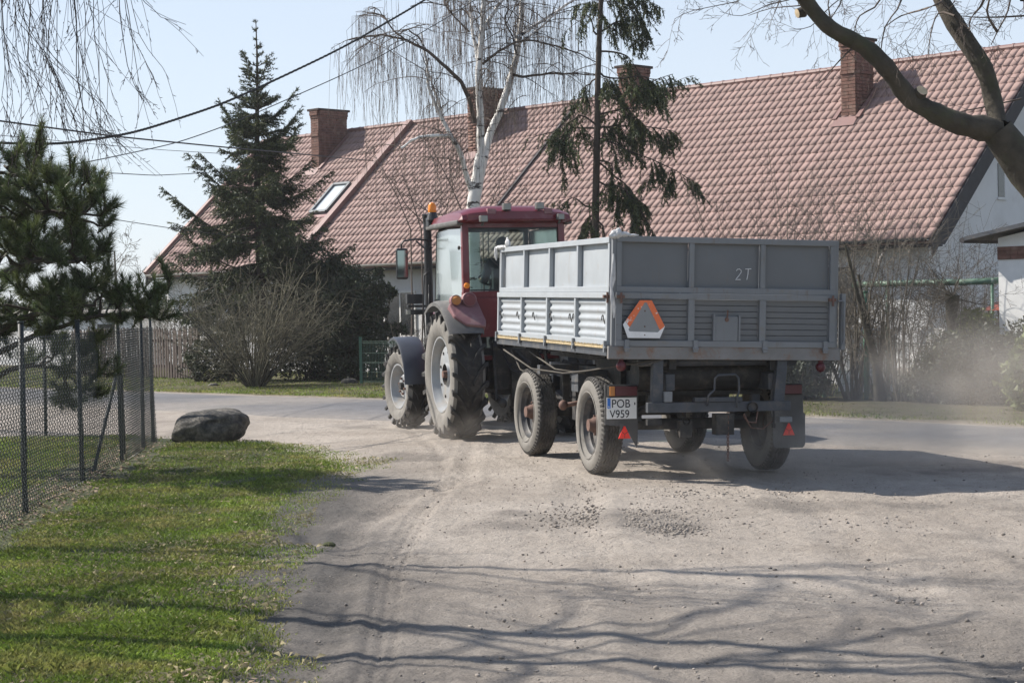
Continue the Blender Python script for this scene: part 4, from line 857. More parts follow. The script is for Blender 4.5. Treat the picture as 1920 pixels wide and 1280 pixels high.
#@@PART2
# ---------------------------------------------------------------- row house
HA = np.array([8.2165, 36.4353, 0.0]); EAVE = 2.85; HW = 4.55; HR = 4.15; SL = math.hypot(HW, HR); SA = math.atan2(HR, HW); LEN = 26.84
def hxy(x, y): return HA[0] + (x + y) * S2, HA[1] + (-x + y) * S2
def zpix(x, y, px, py): X, Y = hxy(x, y); return atY(px, py, Y)[2]
house = empty('row_house', HA, (0, 0, -math.pi / 4), 'long white row house under a red tiled roof with four brick chimneys', 'house')
roof_z = lambda y: EAVE + y * HR / HW
mb = MB(); mb.prism([(0.02, EAVE - .10), (HW, roof_z(HW) - .10), (2 * HW, EAVE - .10), (2 * HW, EAVE - .03), (HW, roof_z(HW) - .03), (0.02, EAVE - .03)], -LEN, 0.0, 'x')
mb.tube([(-LEN, HW, roof_z(HW) + .02), (0.03, HW, roof_z(HW) + .02)], .075, 10)
for i in range(int(LEN / .36)): mb.tube([(-i * .36, HW, roof_z(HW) + .022), (-i * .36 - .05, HW, roof_z(HW) + .022)], .083, 10)
roof = mb.build('roof', M_tile2, house)
# one pressed tile: a wave wide, a course long, its front edge stepping down
TWd, TLn = 0.194, 0.305
def tile_mesh():
    prof = [(0, .000), (.014, .002), (.034, .0165), (.07, .0185), (.13, .0195), (.173, .0185), (.183, .001), (.194, .0)]
    V, Fs = [], []; es = np.array([0, math.cos(SA), math.sin(SA)]); en = np.array([0, -math.sin(SA), math.cos(SA)])
    for s, h, k in ((0, -.014, 1), (0, .018, 1), (TLn, .0, 1)):
        for x, w_ in prof:
            sc_ = .016 * math.cos((x / TWd) * 2 * math.pi) if s == 0 else 0
            V.append(np.array([x, 0, 0]) + es * (s + sc_) + en * (h + w_))
    n_ = len(prof)
    for r in range(2):
        for i in range(n_ - 1): Fs.append((r * n_ + i, r * n_ + i + 1, (r + 1) * n_ + i + 1, (r + 1) * n_ + i))
    return np.array(V), np.array(Fs)
TV, TF = tile_mesh(); tme = npmesh('tile', TV, TF); tme.materials.append(M_tile)
NC = int(SL / TLn); NW = int(LEN / TWd); holes = []
def tile_loc(i, j): y = j * TLn * math.cos(SA); return np.array([-(i + 1) * TWd, y, roof_z(y)])
order = sorted([(i, j) for i in range(NW) for j in range(NC + 1)], key=lambda q: q[0] + .001 * q[1]); single = set(order[:290])
rest = []
for i, j in order:
    L = tile_loc(i, j)
    if j == NC: continue
    if (i, j) in single:
        o = link('tile', tme, roof); o.location = L + np.array([0, 0, rnd(-.003, .003)])
    else: rest.append(TV + L + np.array([0, 0, rnd(-.003, .003)]))
# top, cut course up to the ridge
for i in range(NW):
    L = tile_loc(i, NC); rem = (SL - NC * TLn) / TLn; t = TV.copy(); k = len(TV) // 3; t[2 * k:] = t[k:2 * k] * (1 - rem) + t[2 * k:] * rem; rest.append(t + L)
Rr = np.concatenate(rest); Fq = (TF[None] + (np.arange(len(rest)) * len(TV))[:, None, None]).reshape(-1, 4)
tag(link('tiles', npmesh('tiles', Rr, Fq), roof, M_tile), None, None, None, 'stuff')
def strip(x, w_, h, m_=M_tile2, name='verge_strip'):
    mb = MB(); p = np.array([x, -.02, roof_z(0)]); q = np.array([x, HW - .02, roof_z(HW)]); en = np.array([0, -math.sin(SA), math.cos(SA)])
    mb.bar(p + en * (h / 2 + .02), q + en * (h / 2 + .02), w_, h); return mb.build(name, m_, house)
strip(-20.05, .22, .13); strip(-13.45, .05, .05, M_bdark); strip(-LEN - .04, .14, .10)  # the middle one draws a thin dark line at the seam
# gable end, barge boards, soffit
for x0 in (0.0, -LEN - .12):
    for sgn in (0, 1):
        a = (0.0, EAVE) if not sgn else (2 * HW, EAVE); b = (HW, EAVE + HR)
        d = .30; lo = [(a[0], a[1] - .03), (b[0], b[1] - .03), (b[0], b[1] - .36), (a[0], a[1] - .36)]
        mb = MB(); mb.prism(lo, x0 + .001, x0 + .035, 'x'); mb.build('barge_board', M_bdark, house)
mb = MB(); mb.prism([(.12, EAVE - .12), (HW, roof_z(HW) - .12), (2 * HW - .12, EAVE - .12), (2 * HW - .5, EAVE - .12), (HW, roof_z(HW) - .50), (.5, EAVE - .12)], -.33, -.002, 'x'); mb.build('soffit', M_bdark, house)  # soffit and barge boards coloured dark for the shade under the verge
mb = MB(); mb.prism([(.45, -.4), (2 * HW - .45, -.4), (2 * HW - .45, EAVE - .02), (HW, roof_z(HW) - .45), (.45, EAVE + .28)], -LEN + .3, -.34, 'x'); mb.build('wall', M_wall, house)
mb = MB(); mb.box(-LEN, -.02, .02, .44, EAVE - .16, EAVE - .125); mb.build('eaves_board', M_bdark, house)
for x0, x1, mm in ((-LEN, -13.6, M_gutter), (-13.3, -.05, M_chassis)):
    mb = MB(); mb.lathe([(x0, .058), (x1, .058)], (0, -.045, EAVE - .0), 'x', 10, math.pi * .98, math.pi * 2.02); mb.lathe([(x0, .05), (x1, .05)], (0, -.045, EAVE - .0), 'x', 10, math.pi * .98, math.pi * 2.02); mb.build('gutter', mm, house, True)
mb = MB(); mb.tube([(-13.7, .38, -.1), (-13.7, .38, EAVE - .2)], .045, 8); mb.build('downpipe', M_gutter, house)
def window(x0, x1, z0, z1, fm=M_white, yw=.45, gl=None):
    mb = MB(); t = .055
    mb.box(x0, x0 + t, yw - .035, yw + .01, z0, z1); mb.box(x1 - t, x1, yw - .035, yw + .01, z0, z1); mb.box(x0 + t, x1 - t, yw - .035, yw + .01, z1 - t, z1); mb.box(x0 + t, x1 - t, yw - .035, yw + .01, z0, z0 + t)
    if x1 - x0 > .9: c = (x0 + x1) / 2; mb.box(c - .025, c + .025, yw - .03, yw + .01, z0 + t, z1 - t)
    f = mb.build('window', fm, house, bevel=.004); mb = MB(); mb.box(x0 + t, x1 - t, yw - .012, yw + .005, z0 + t, z1 - t); mb.build('pane', MATS['house_glass'], f)
    mb = MB(); mb.box(x0 - .05, x1 + .05, yw - .10, yw - .002, z0 - .05, z0 - .003); mb.build('sill', M_gutter, f)
MATS['house_glass'] = mat('dark_window_glass', (0.02, 0.025, 0.03), 0.08, spec=0.9)
for x0, x1 in ((-25.3, -24.1), (-22.4, -21.2), (-19.3, -18.1), (-16.7, -15.5), (-12.6, -11.4), (-9.6, -8.4), (-6.6, -5.4)): window(x0, x1, .95, 2.15)
window(-2.75, -2.1, 1.15, 2.35, M_chassis)
mb = MB(); mb.prism([(-3.95, -.1), (-3.05, -.1), (-3.05, 2.0), (-3.2, 2.25), (-3.5, 2.34), (-3.8, 2.25), (-3.95, 2.0)], .41, .46, 'y'); mb.build('door', M_bdark, house)
mb = MB(); mb.box(-.345, -.325, 3.1, 3.35, 3.75, 4.45); w1 = mb.build('window', MATS['house_glass'], house); mb = MB(); mb.box(-.345, -.30, 3.05, 3.4, 3.69, 3.745); mb.build('sill', M_wall, w1)
# roof window
xa, xb, ya, yb = -21.15, -20.45, 1.68, 2.56; en = np.array([0, -math.sin(SA), math.cos(SA)])
def rp(x, y, h): return np.array([x, y, roof_z(y)]) + en * h
mb = MB(); 
for p, q in (((xa, ya), (xb, ya)), ((xa, yb), (xb, yb)), ((xa, ya), (xa, yb)), ((xb, ya), (xb, yb))): mb.bar(rp(*p, .07), rp(*q, .07), .09, .12, tuple(en) if p[1] == q[1] else tuple(en))
sk = mb.build('roof_window', M_frame, house); MATS['skyglass'] = mat('sky_glass', (.55, .60, .62), 0.12, spec=0.9, var=.03)
mb = MB(); mb.add([rp(xa + .04, ya + .03, .075), rp(xb - .04, ya + .03, .075), rp(xb - .04, yb - .03, .075), rp(xa + .04, yb - .03, .075)], [(0, 1, 2, 3)]); mb.build('pane', MATS['skyglass'], sk)
mb = MB(); mb.bar(rp(xa - .05, ya - .07, .03), rp(xb + .05, ya - .07, .03), .18, .02, tuple(en)); mb.build('apron', M_redd, sk)
# chimneys: mortar core with bricks laid on it
bcount = [0]
bme = MB().box(-.5, .5, -.5, .5, -.5, .5).mesh('brick'); bme.materials.append(M_brick)
def chimney(x1, wx, y0, dy, top, solo, crown=1, twin=False):
    x0 = x1 - wx; zb = roof_z(y0) - .15; H = top - zb
    mb = MB(); mb.box(x0 + .004, x1 - .004, y0 + .004, y0 + dy - .004, zb - .3, top - .02); c = mb.build('chimney', M_mort, house)
    cr = .077; nr = int((H) / cr); objs = []; pitch = .262
    for r in range(nr):
        z = top - (r + .5) * cr; ex = 0.0
        if r in (0, 1): ex = .05
        if r == 2 or (crown and r in (9,)): ex = .025
        off = .5 * (r % 2)
        for face in ('f', 'r', 'l', 'b'):
            W = wx if face in 'fb' else dy; n_ = max(1, int(round(W / pitch))); pw = W / n_
            edges = [0] + [(k + off) * pw for k in range(0 if off else 1, n_)] + [W]; edges = sorted(set(round(e, 4) for e in edges))
            for a, b_ in zip(edges[:-1], edges[1:]):
                if b_ - a < .03: continue
                w_ = b_ - a - .011; m_ = (a + b_) / 2; t = .024 + random.uniform(-.003, .003) + ex
                if face == 'f': L, S_ = (x0 + m_, y0 - t / 2 + .01, z), (w_, t + .02, cr - .011)
                elif face == 'b': L, S_ = (x0 + m_, y0 + dy + t / 2 - .01, z), (w_, t + .02, cr - .011)
                elif face == 'r': L, S_ = (x1 + t / 2 - .01, y0 + m_, z), (t + .02, w_, cr - .011)
                else: L, S_ = (x0 - t / 2 + .01, y0 + m_, z), (t + .02, w_, cr - .011)
                if z < roof_z(L[1]) - .05: continue
                objs.append((L, S_, face))
    V0 = np.array([v.co[:] for v in bme.vertices]); F0 = np.array([list(p.vertices) for p in bme.polygons]); rest = []
    for L, S_, f in objs:
        if solo and f in 'fr' and bcount[0] < 297:
            o = link('brick', bme, c); o.location = L; o.scale = S_; bcount[0] += 1
        else: rest.append(V0 * np.array(S_) + np.array(L))
    if rest: tag(link('bricks', npmesh('bricks', np.concatenate(rest), (F0[None] + (np.arange(len(rest)) * 8)[:, None, None]).reshape(-1, 4)), c, M_brick), None, None, None, 'stuff')
    mb = MB(); mb.box(x0 - .085, x1 + .085, y0 - .085, y0 + dy + .085, top - .02, top + .045); mb.build('cap', M_soot, c, bevel=.01)
    mb = MB(); mb.box(x0 + .1, x1 - .1, y0 + .1, y0 + dy - .1, top + .03, top + .055); mb.build('flue', M_ink, c)
    # sheet apron round the foot
    mb = MB(); p0 = rp(x0 - .1, y0 - .05, .05); p1 = rp(x1 + .1, y0 - .05, .05); p2 = rp(x1 + .12, y0 - .28, .045); p3 = rp(x0 - .12, y0 - .28, .045); mb.add([p0, p1, p2, p3], [(0, 1, 2, 3)])
    mb.bar(rp(x0 - .12, y0 - .1, .06), rp(x0 - .12, min(y0 + dy, HW), .06), .10, .03); mb.bar(rp(x1 + .12, y0 - .1, .06), rp(x1 + .12, min(y0 + dy, HW), .06), .10, .03); mb.build('flashing', M_tile2, c)
chimney(-3.86, .38, 3.17, .66, zpix(-3.86, 3.17, 1600, 72), True)
chimney(-11.30, .38, 4.1, .72, zpix(-11.30, 4.1, 1187, 124), True, 0)
chimney(-22.76, .36, 3.32, 1.05, zpix(-22.76, 3.32, 600, 206), True)
chimney(-16.05, .36, 3.3, 1.0, zpix(-16.05, 3.3, 893, 166), False)

# small white shed on the right
X0, Y0 = 8.36, 32.0; shed = empty('garden_shed', (X0, Y0, 0), (0, 0, -math.pi / 4), 'small white shed with a red brick band and overhanging felt roof at the right edge', 'shed')
mb = MB(); mb.prism([(0, -.4), (4.6, -.4), (4.6, 2.68), (2.3, 3.10), (0, 2.68)], 0, 3.4, 'y'); mb.build('wall', mat('white_render', (.74, .74, .72), .85, var=.05), shed)
mb = MB(); mb.box(-.012, 4.6, -.014, .1, 2.31, 2.53); mb.build('brick_band', M_brick, shed, bevel=.004)
for r in range(3):
    for k in range(16): o = link('brick', bme, shed); o.location = (.13 + k * .26 + .13 * (r % 2), -.018, 2.347 + r * .0735); o.scale = (.25, .03, .063)
mb = MB(); mb.prism([(-.45, 2.66), (2.3, 3.13), (5.05, 2.66), (5.05, 2.71), (2.3, 3.18), (-.45, 2.71)], -.3, 3.8, 'y'); mb.build('roof', M_shedroof, shed)
mb = MB(); mb.prism([(-.46, 2.65), (2.3, 3.12), (5.06, 2.65), (5.06, 2.72), (2.3, 3.19), (-.46, 2.72)], -.33, -.302, 'y'); mb.build('barge_board', M_chassis, shed)
mb = MB(); mb.tube([(-.50, -.33, 2.66), (-.50, 3.8, 2.66)], .05, 8); mb.build('gutter', M_bdark, shed)
# outbuilding glimpsed behind the pine
x, y = at_uv(180, 33); ob = empty('outbuilding', (x, y, 0), (0, 0, -math.pi / 4), 'low white outbuilding with flat roofs glimpsed behind the pine left of the house', 'outbuilding')
mb = MB(); mb.box(-6, 2.2, 0, 4, -.2, 1.75); mb.build('wall', M_wall, ob); mb = MB(); mb.box(-6.2, 2.5, -.25, 4.2, 1.75, 1.86); mb.build('roof', M_gutter, ob)
mb = MB(); mb.box(.2, 1.2, -.03, .02, .7, 1.4); w1 = mb.build('window', M_bdark, ob)

# ---------------------------------------------------------------- fences
# chain-link fence along the lawn
posts = [(-3.55, 7.0), (-3.78, 10.0), (-3.96, 12.9), (-4.13, 15.70), (-4.28, 18.46), (-4.42, 21.0), (-4.57, 22.99), (-4.66, 24.09)]
back = [(-6.5, 25.9), (-8.4, 27.8), (-10.3, 29.7), (-12.2, 31.6)]
fence = empty('chain_link_fence', (-4.13, 15.7, 0), label='dark green chain-link fence along the left of the lawn', cat='fence'); FB = np.array(fence.location)
pm = MB().tube([(0, 0, -.2), (0, 0, 1.63)], .024, 10).tube([(0, 0, 1.625), (0, 0, 1.645)], .027, 10).mesh('post', True); pm.materials.append(M_postd)
for i, (x, y) in enumerate(posts + back):
    o = link('post', pm, fence); o.location = (x - FB[0], y - FB[1], 0); o.rotation_euler = (rnd(-.015, .015), rnd(-.012, .012), 0)
mb = MB(); mb.tube([(-4.42 - FB[0], 21.06 - FB[1], 1.1), (-4.62 - FB[0], 19.9 - FB[1] + 2.2, -.05)], .02, 8); mb.tube([(-4.42 - FB[0] - .02, 20.95 - FB[1], 1.05), (-4.35 - FB[0] - .1, 19.6 - FB[1], -.05)], .02, 8); mb.build('brace', M_postd, fence, True)
def chain(path, name='wire_mesh'):
    tw = TW(); cell = .055; P = [np.array([*p, 0.]) - FB * np.array([1, 1, 0]) for p in path]; seg = [np.linalg.norm(b - a) for a, b in zip(P[:-1], P[1:])]; tot = sum(seg)
    cum = np.concatenate([[0], np.cumsum(seg)])
    PA = np.array(P)
    def pos(s): return np.stack([np.interp(s, cum, PA[:, 0]), np.interp(s, cum, PA[:, 1])], -1)
    zz = np.arange(.03, 1.52, cell / 2); m_ = len(zz); nW = int(tot / cell)
    tt = (PA[-1] - PA[0]) / np.linalg.norm(PA[-1] - PA[0]); nrm = np.array([-tt[1], tt[0], 0])
    for k in range(nW):
        s = (k + .5) * cell + ((np.arange(m_) % 2) - .5) * cell * 1.04 * (-1) ** k; q = pos(np.clip(s, 0, tot)); sag = .012 * np.sin(s * 2.1) + .02 * np.sin(s * .7 + zz * 2)
        tw.tube(np.concatenate([q + nrm[:2] * sag[:, None] + nrm[:2] * (.003 * (-1) ** np.arange(m_))[:, None], zz[:, None]], 1), .0038, 3)
    for zc in (.06, .78, 1.50):
        s = np.linspace(0, tot, 60); q = pos(s); tw.tube(np.concatenate([q, (zc + 0 * s)[:, None]], 1), .0022, 4)
    return tw.build(name, M_wire, fence)
chain([(p[0] + .03, p[1]) for p in posts]); chain([(posts[-1][0] + .02, posts[-1][1])] + back)
# picket fence beyond the road
x0, y0 = at_uv(372, 27.4); x1, y1 = at_uv(130, 27.4); d = np.array([x1 - x0, y1 - y0]); Ln = np.hypot(*d); d /= Ln
pf = empty('picket_fence', (x0, y0, 0), label='weathered brown picket fence left of the big bare bush across the road', cat='fence')
pk = MB(); pk.add([(-.035, 0, .06), (.035, 0, .06), (.035, 0, 1.27), (0, 0, 1.33), (-.035, 0, 1.27), (-.035, .02, .06), (.035, .02, .06), (.035, .02, 1.27), (0, .02, 1.33), (-.035, .02, 1.27)], [(0, 1, 2, 3, 4), (9, 8, 7, 6, 5), (0, 5, 6, 1), (1, 6, 7, 2), (2, 7, 8, 3), (3, 8, 9, 4), (4, 9, 5, 0)])
pkm = pk.mesh('picket'); pkm.materials.append(M_fw); ang = math.atan2(d[1], d[0])
for i in range(int(Ln / .115)):
    o = link('picket', pkm, pf); o.location = (d[0] * i * .115, d[1] * i * .115, rnd(-.03, .03)); o.rotation_euler = (0, rnd(-.03, .03), ang); o.scale = (1, 1, rnd(.97, 1.03))
mb = MB(); 
for z in (.35, 1.0): mb.bar((0.0, .03, z), (d[0] * Ln, d[1] * Ln + .03, z), .03, .07)
mb.build('rail', M_fw, pf)
for i in range(0, int(Ln / 2.2) + 1): mb = MB(); mb.box(-.04, .04, .04, .12, 0, 1.2); o = mb.build('post', M_fw, pf); o.location = (d[0] * i * 2.2, d[1] * i * 2.2, 0)
# welded panel fence
def panel_fence(pxa, pxb, v, h, label, th=.005):
    xa, ya = at_uv(pxa, v); xb, yb = at_uv(pxb, v); d = np.array([xb - xa, yb - ya, 0]); Ln = np.linalg.norm(d); d /= Ln; r = empty('wire_panel_fence', (xa, ya, gzf(xa, ya)), label=label, cat='fence')
    tw = TW(); n_ = int(Ln / .05)
    for i in range(n_): q = d * i * .05; tw.tube([q + [0, 0, .05], q + [0, 0, h]], th, 3)
    for z in (.08, .10, .3, .5, .52, .72, h - .06, h - .02): tw.tube([[0, 0, z], list(d * Ln * .5 + np.array([0, 0, z])), list(d * Ln + np.array([0, 0, z]))], th * 1.25, 3)
    tw.build('wire_mesh', M_wireg, r); pmm = MB().box(-.03, .03, -.03, .03, -.1, h + .08).mesh('post'); pmm.materials.append(M_postg)
    for i in range(int(Ln / 2.5) + 2): q = d * min(i * 2.5, Ln); o = link('post', pmm, r); o.location = tuple(q)
panel_fence(677, 930, 27.0, 1.0, 'green wire panel fence right of the dark yews behind the front tractor wheel')
panel_fence(1545, 1768, 27.2, 1.02, 'green wire panel fence behind the dust right of the trailer')

# garden furniture on the right
x, y = at_uv(1612, 28.6); g = gzf(x, y); pg = empty('garden_pergola', (x, y, g), (0, 0, -math.pi / 4), 'mossy green horizontal tube on thin green posts beside the house wall', 'pergola')
Zp = atY(1700, 531, y - 1)[2] - g
mb = MB(); mb.tube([(-.1, 0, Zp), (1, 0, Zp + .005), (2.2, 0, Zp - .005), (3.15, 0, Zp + .01)], .058, 10); mb.build('tube', M_green, pg, True)
for xx, h in ((.18, 1), (.62, 1), (2.75, 1)): mb = MB(); mb.tube([(xx, 0, -.1), (xx, 0, Zp - .05)], .03, 8); mb.build('post', M_postg, pg, True)
mb = MB(); mb.tube([(.42, .05, Zp)] + [(.42 + .16 * (1 - math.cos(a)), .05, Zp + .35 + .22 * math.sin(a)) for a in np.linspace(0, 1.4, 7)], .014, 6); mb.build('hoop', M_gutter, pg, True)
x, y = at_uv(1624, 26.95); mb = MB(); mb.tube([(0, 0, -.1), (0, 0, 1.9)], .042, 10); mb.tube([(0, 0, 1.88), (0, 0, 1.92)], .05, 10); o = mb.build('post', M_postg, None, True); o.location = (x, y, gzf(x, y)); tag(o, 'tall pale green round post left of the leaning trunk', 'post')
x, y = at_uv(1674, 29.3); g = gzf(x, y); wb = empty('garden_board', (x, y, g), (0, 0, R(-66)), 'bright white board on a low concrete base behind the bare shrubs', 'board')
mb = MB(); mb.box(0, 1.5, 0, .2, -.2, .52); mb.build('base', mat('concrete', (.36, .33, .30), .9, var=.2, vscale=6), wb, bevel=.01)
mb = MB(); mb.box(0, .78, .05, .08, .525, .95); mb.build('panel', mat('bright_white', (.82, .82, .82), .6, var=.03), wb); mb = MB(); mb.box(.785, 1.5, .05, .08, .525, 1.25); mb.build('panel', mat('bright_white', (.82, .82, .82), .6, var=.03), wb)
x, y = at_uv(1572, 29.4); g = gzf(x, y); bx = empty('garden_box', (x, y, g), (0, 0, -math.pi / 4), 'low pale walled box with a bluish lid beside the trailer', 'box')
mb = MB(); mb.box(0, .85, 0, .7, -.2, 1.18); mb.build('body', M_wall, bx); mb = MB(); mb.box(-.08, .93, -.08, .78, 1.185, 1.24); mb.build('lid', mat('blue_lid', (.45, .52, .60), .5), bx, bevel=.01)
x, y = at_uv(1884, 28.9); g = gzf(x, y); zt = atY(1884, 562, y)[2] - g; bt = empty('bird_table', (x, y, g), (0, 0, .3), 'wooden bird table with a red pitched roof and green knob above the hedge', 'bird table')
mb = MB()
for k in (-1, 1): mb.bar((k * .28, 0, 0), (k * .12, 0, zt - .35), .05, .05); mb.bar((0, k * .25, 0), (0, k * .1, zt - .35), .05, .05)
mb.box(-.24, .24, -.2, .2, zt - .36, zt - .33)
for a, b_ in ((-.2, -.16), (.2, -.16), (-.2, .16), (.2, .16)): mb.bar((a, b_, zt - .33), (a, b_, zt - .16), .03, .03)
mb.build('stand', M_fw, bt); mb = MB(); mb.add([(-.32, -.26, zt - .18), (.32, -.26, zt - .18), (.32, .26, zt - .18), (-.32, .26, zt - .18), (-.1, -.08, zt - .03), (.1, -.08, zt - .03), (.1, .08, zt - .03), (-.1, .08, zt - .03)], [(0, 1, 5, 4), (1, 2, 6, 5), (2, 3, 7, 6), (3, 0, 4, 7), (4, 5, 6, 7), (3, 2, 1, 0)]); mb.build('roof', mat('red_tin', (.35, .09, .06), .35), bt)
mb = MB(); mb.lathe([(zt - .03, .085), (zt + .02, .08), (zt + .07, .04), (zt + .09, .0)], (0, 0, 0), 'z', 12); mb.build('knob', M_postg, bt, True)

# overhead cables
def cable(name, pts, r, label, twist=0):
    P = np.array([atY(x, y, Y) for x, y, Y in pts]); t = np.linspace(0, len(P) - 1, 90); Q = np.stack([np.interp(t, np.arange(len(P)), P[:, i]) for i in range(3)], -1)
    # smooth the polyline
    for _ in range(14): Q[1:-1] = (Q[:-2] + 2 * Q[1:-1] + Q[2:]) / 4
    mb = MB()
    if twist:
        for ph in (0, math.pi * 2 / 3, math.pi * 4 / 3):
            n_ = 520; tt = np.linspace(0, len(Q) - 1, n_); q = np.stack([np.interp(tt, np.arange(len(Q)), Q[:, i]) for i in range(3)], -1); s = np.linspace(0, twist, n_) * 2 * math.pi + ph
            mb.tube(q + np.stack([0 * s, np.cos(s) * r, np.sin(s) * r], -1), r * .9, 5)
    else: mb.tube(Q, r, 6)
    o = mb.build(name, M_cable, None, True); return tag(o, label, 'cable', 'overhead cables crossing the sky')
cable('power_cable', [(-260, 245, 22), (0, 269, 24), (120, 270, 25), (250, 250, 26), (420, 195, 27.5), (640, 92, 29.5), (800, -1, 31), (900, -70, 32)], .0105, 'thick twisted black cable rising from the left edge to the top of the picture', 60)
cable('power_cable', [(-300, 185, 22), (0, 227, 24), (215, 256, 27), (440, 278, 32), (520, 285, 36), (700, 302, 50)], .0125, 'smooth black cable sagging from the left edge into the spruce')
cable('power_cable', [(-160, 340, 24), (60, 322, 25), (170, 303, 26), (330, 269, 28), (440, 230, 29), (690, 120, 32), (870, 15, 34), (960, -50, 35)], .008, 'thin twisted cable below the thick one running up past the birch')
cable('power_cable', [(-100, 320, 26), (200, 324, 30), (290, 329, 32), (352, 326, 33), (470, 318, 36)], .0075, 'thin lone cable between the pine and the spruce', )
cable('power_cable', [(-200, 360, 26), (120, 395, 31), (230, 414, 33), (335, 430, 36), (480, 448, 44)], .007, 'lowest thin cable above the bare far tree')
cable('power_cable', [(-200, 235, 30), (150, 268, 35), (300, 281, 38), (430, 289, 41), (560, 296, 46)], .006, 'faint thin cable just under the smooth black one')

# boulder
bp_ = gnd(388, 833); bm = bmesh.new(); bmesh.ops.create_icosphere(bm, subdivisions=5, radius=1.0)
for v in bm.verts:
    p = np.array(v.co[:]); x, y, z = p
    q = p * np.array([.53, .40, .245]); q[0] += .05 * z; 
    sq = (abs(x) ** 2.8 + abs(y) ** 2.8 + abs(z) ** 2.8) ** (-1 / 2.8); q = q * (sq * .75 + .25)
    nz = (float(fbm(x * 1.3 + 3, y * 1.3 + z * 1.7, 1.2, 4)) - .5) * .22 + (float(fbm(x * 4 + z * 3, y * 4 - z, 1.5, 3)) - .5) * .05; q = q * (1 + nz)
    if x < -.75: q[2] -= .07 * (-.75 - x) / .25
    v.co = q
me = bpy.data.meshes.new('boulder'); bm.to_mesh(me); bm.free(); me.polygons.foreach_set('use_smooth', [True] * len(me.polygons))
o = link('boulder', me, None, M_stone); o.location = (bp_[0], bp_[1] + .25, .20); o.scale = (.94, .94, .94); o.rotation_euler = (0, R(-2), R(-6)); tag(o, 'large rounded dark granite boulder on the lawn by the fence corner', 'boulder')
for px, py, sz, lab in ((400, 727, .13, 'low dark stone on the grass verge left of the bare bush'), (655, 722, .20, 'flat grey stone lying at the foot of the yews')):
    p = gnd(px, py); mb = MB().ball((0, 0, 0), (sz, sz * .7, sz * .45), 10, 7); me = mb.mesh('stone', True)
    for v in me.vertices: v.co *= 1 + .35 * (float(fbm(v.co.x * 9 + px, v.co.y * 9 + v.co.z * 5, 1, 3)) - .5)
    o = link('stone', me, None, M_stone); o.location = (p[0], p[1], sz * .25 + .02); tag(o, lab, 'stone')

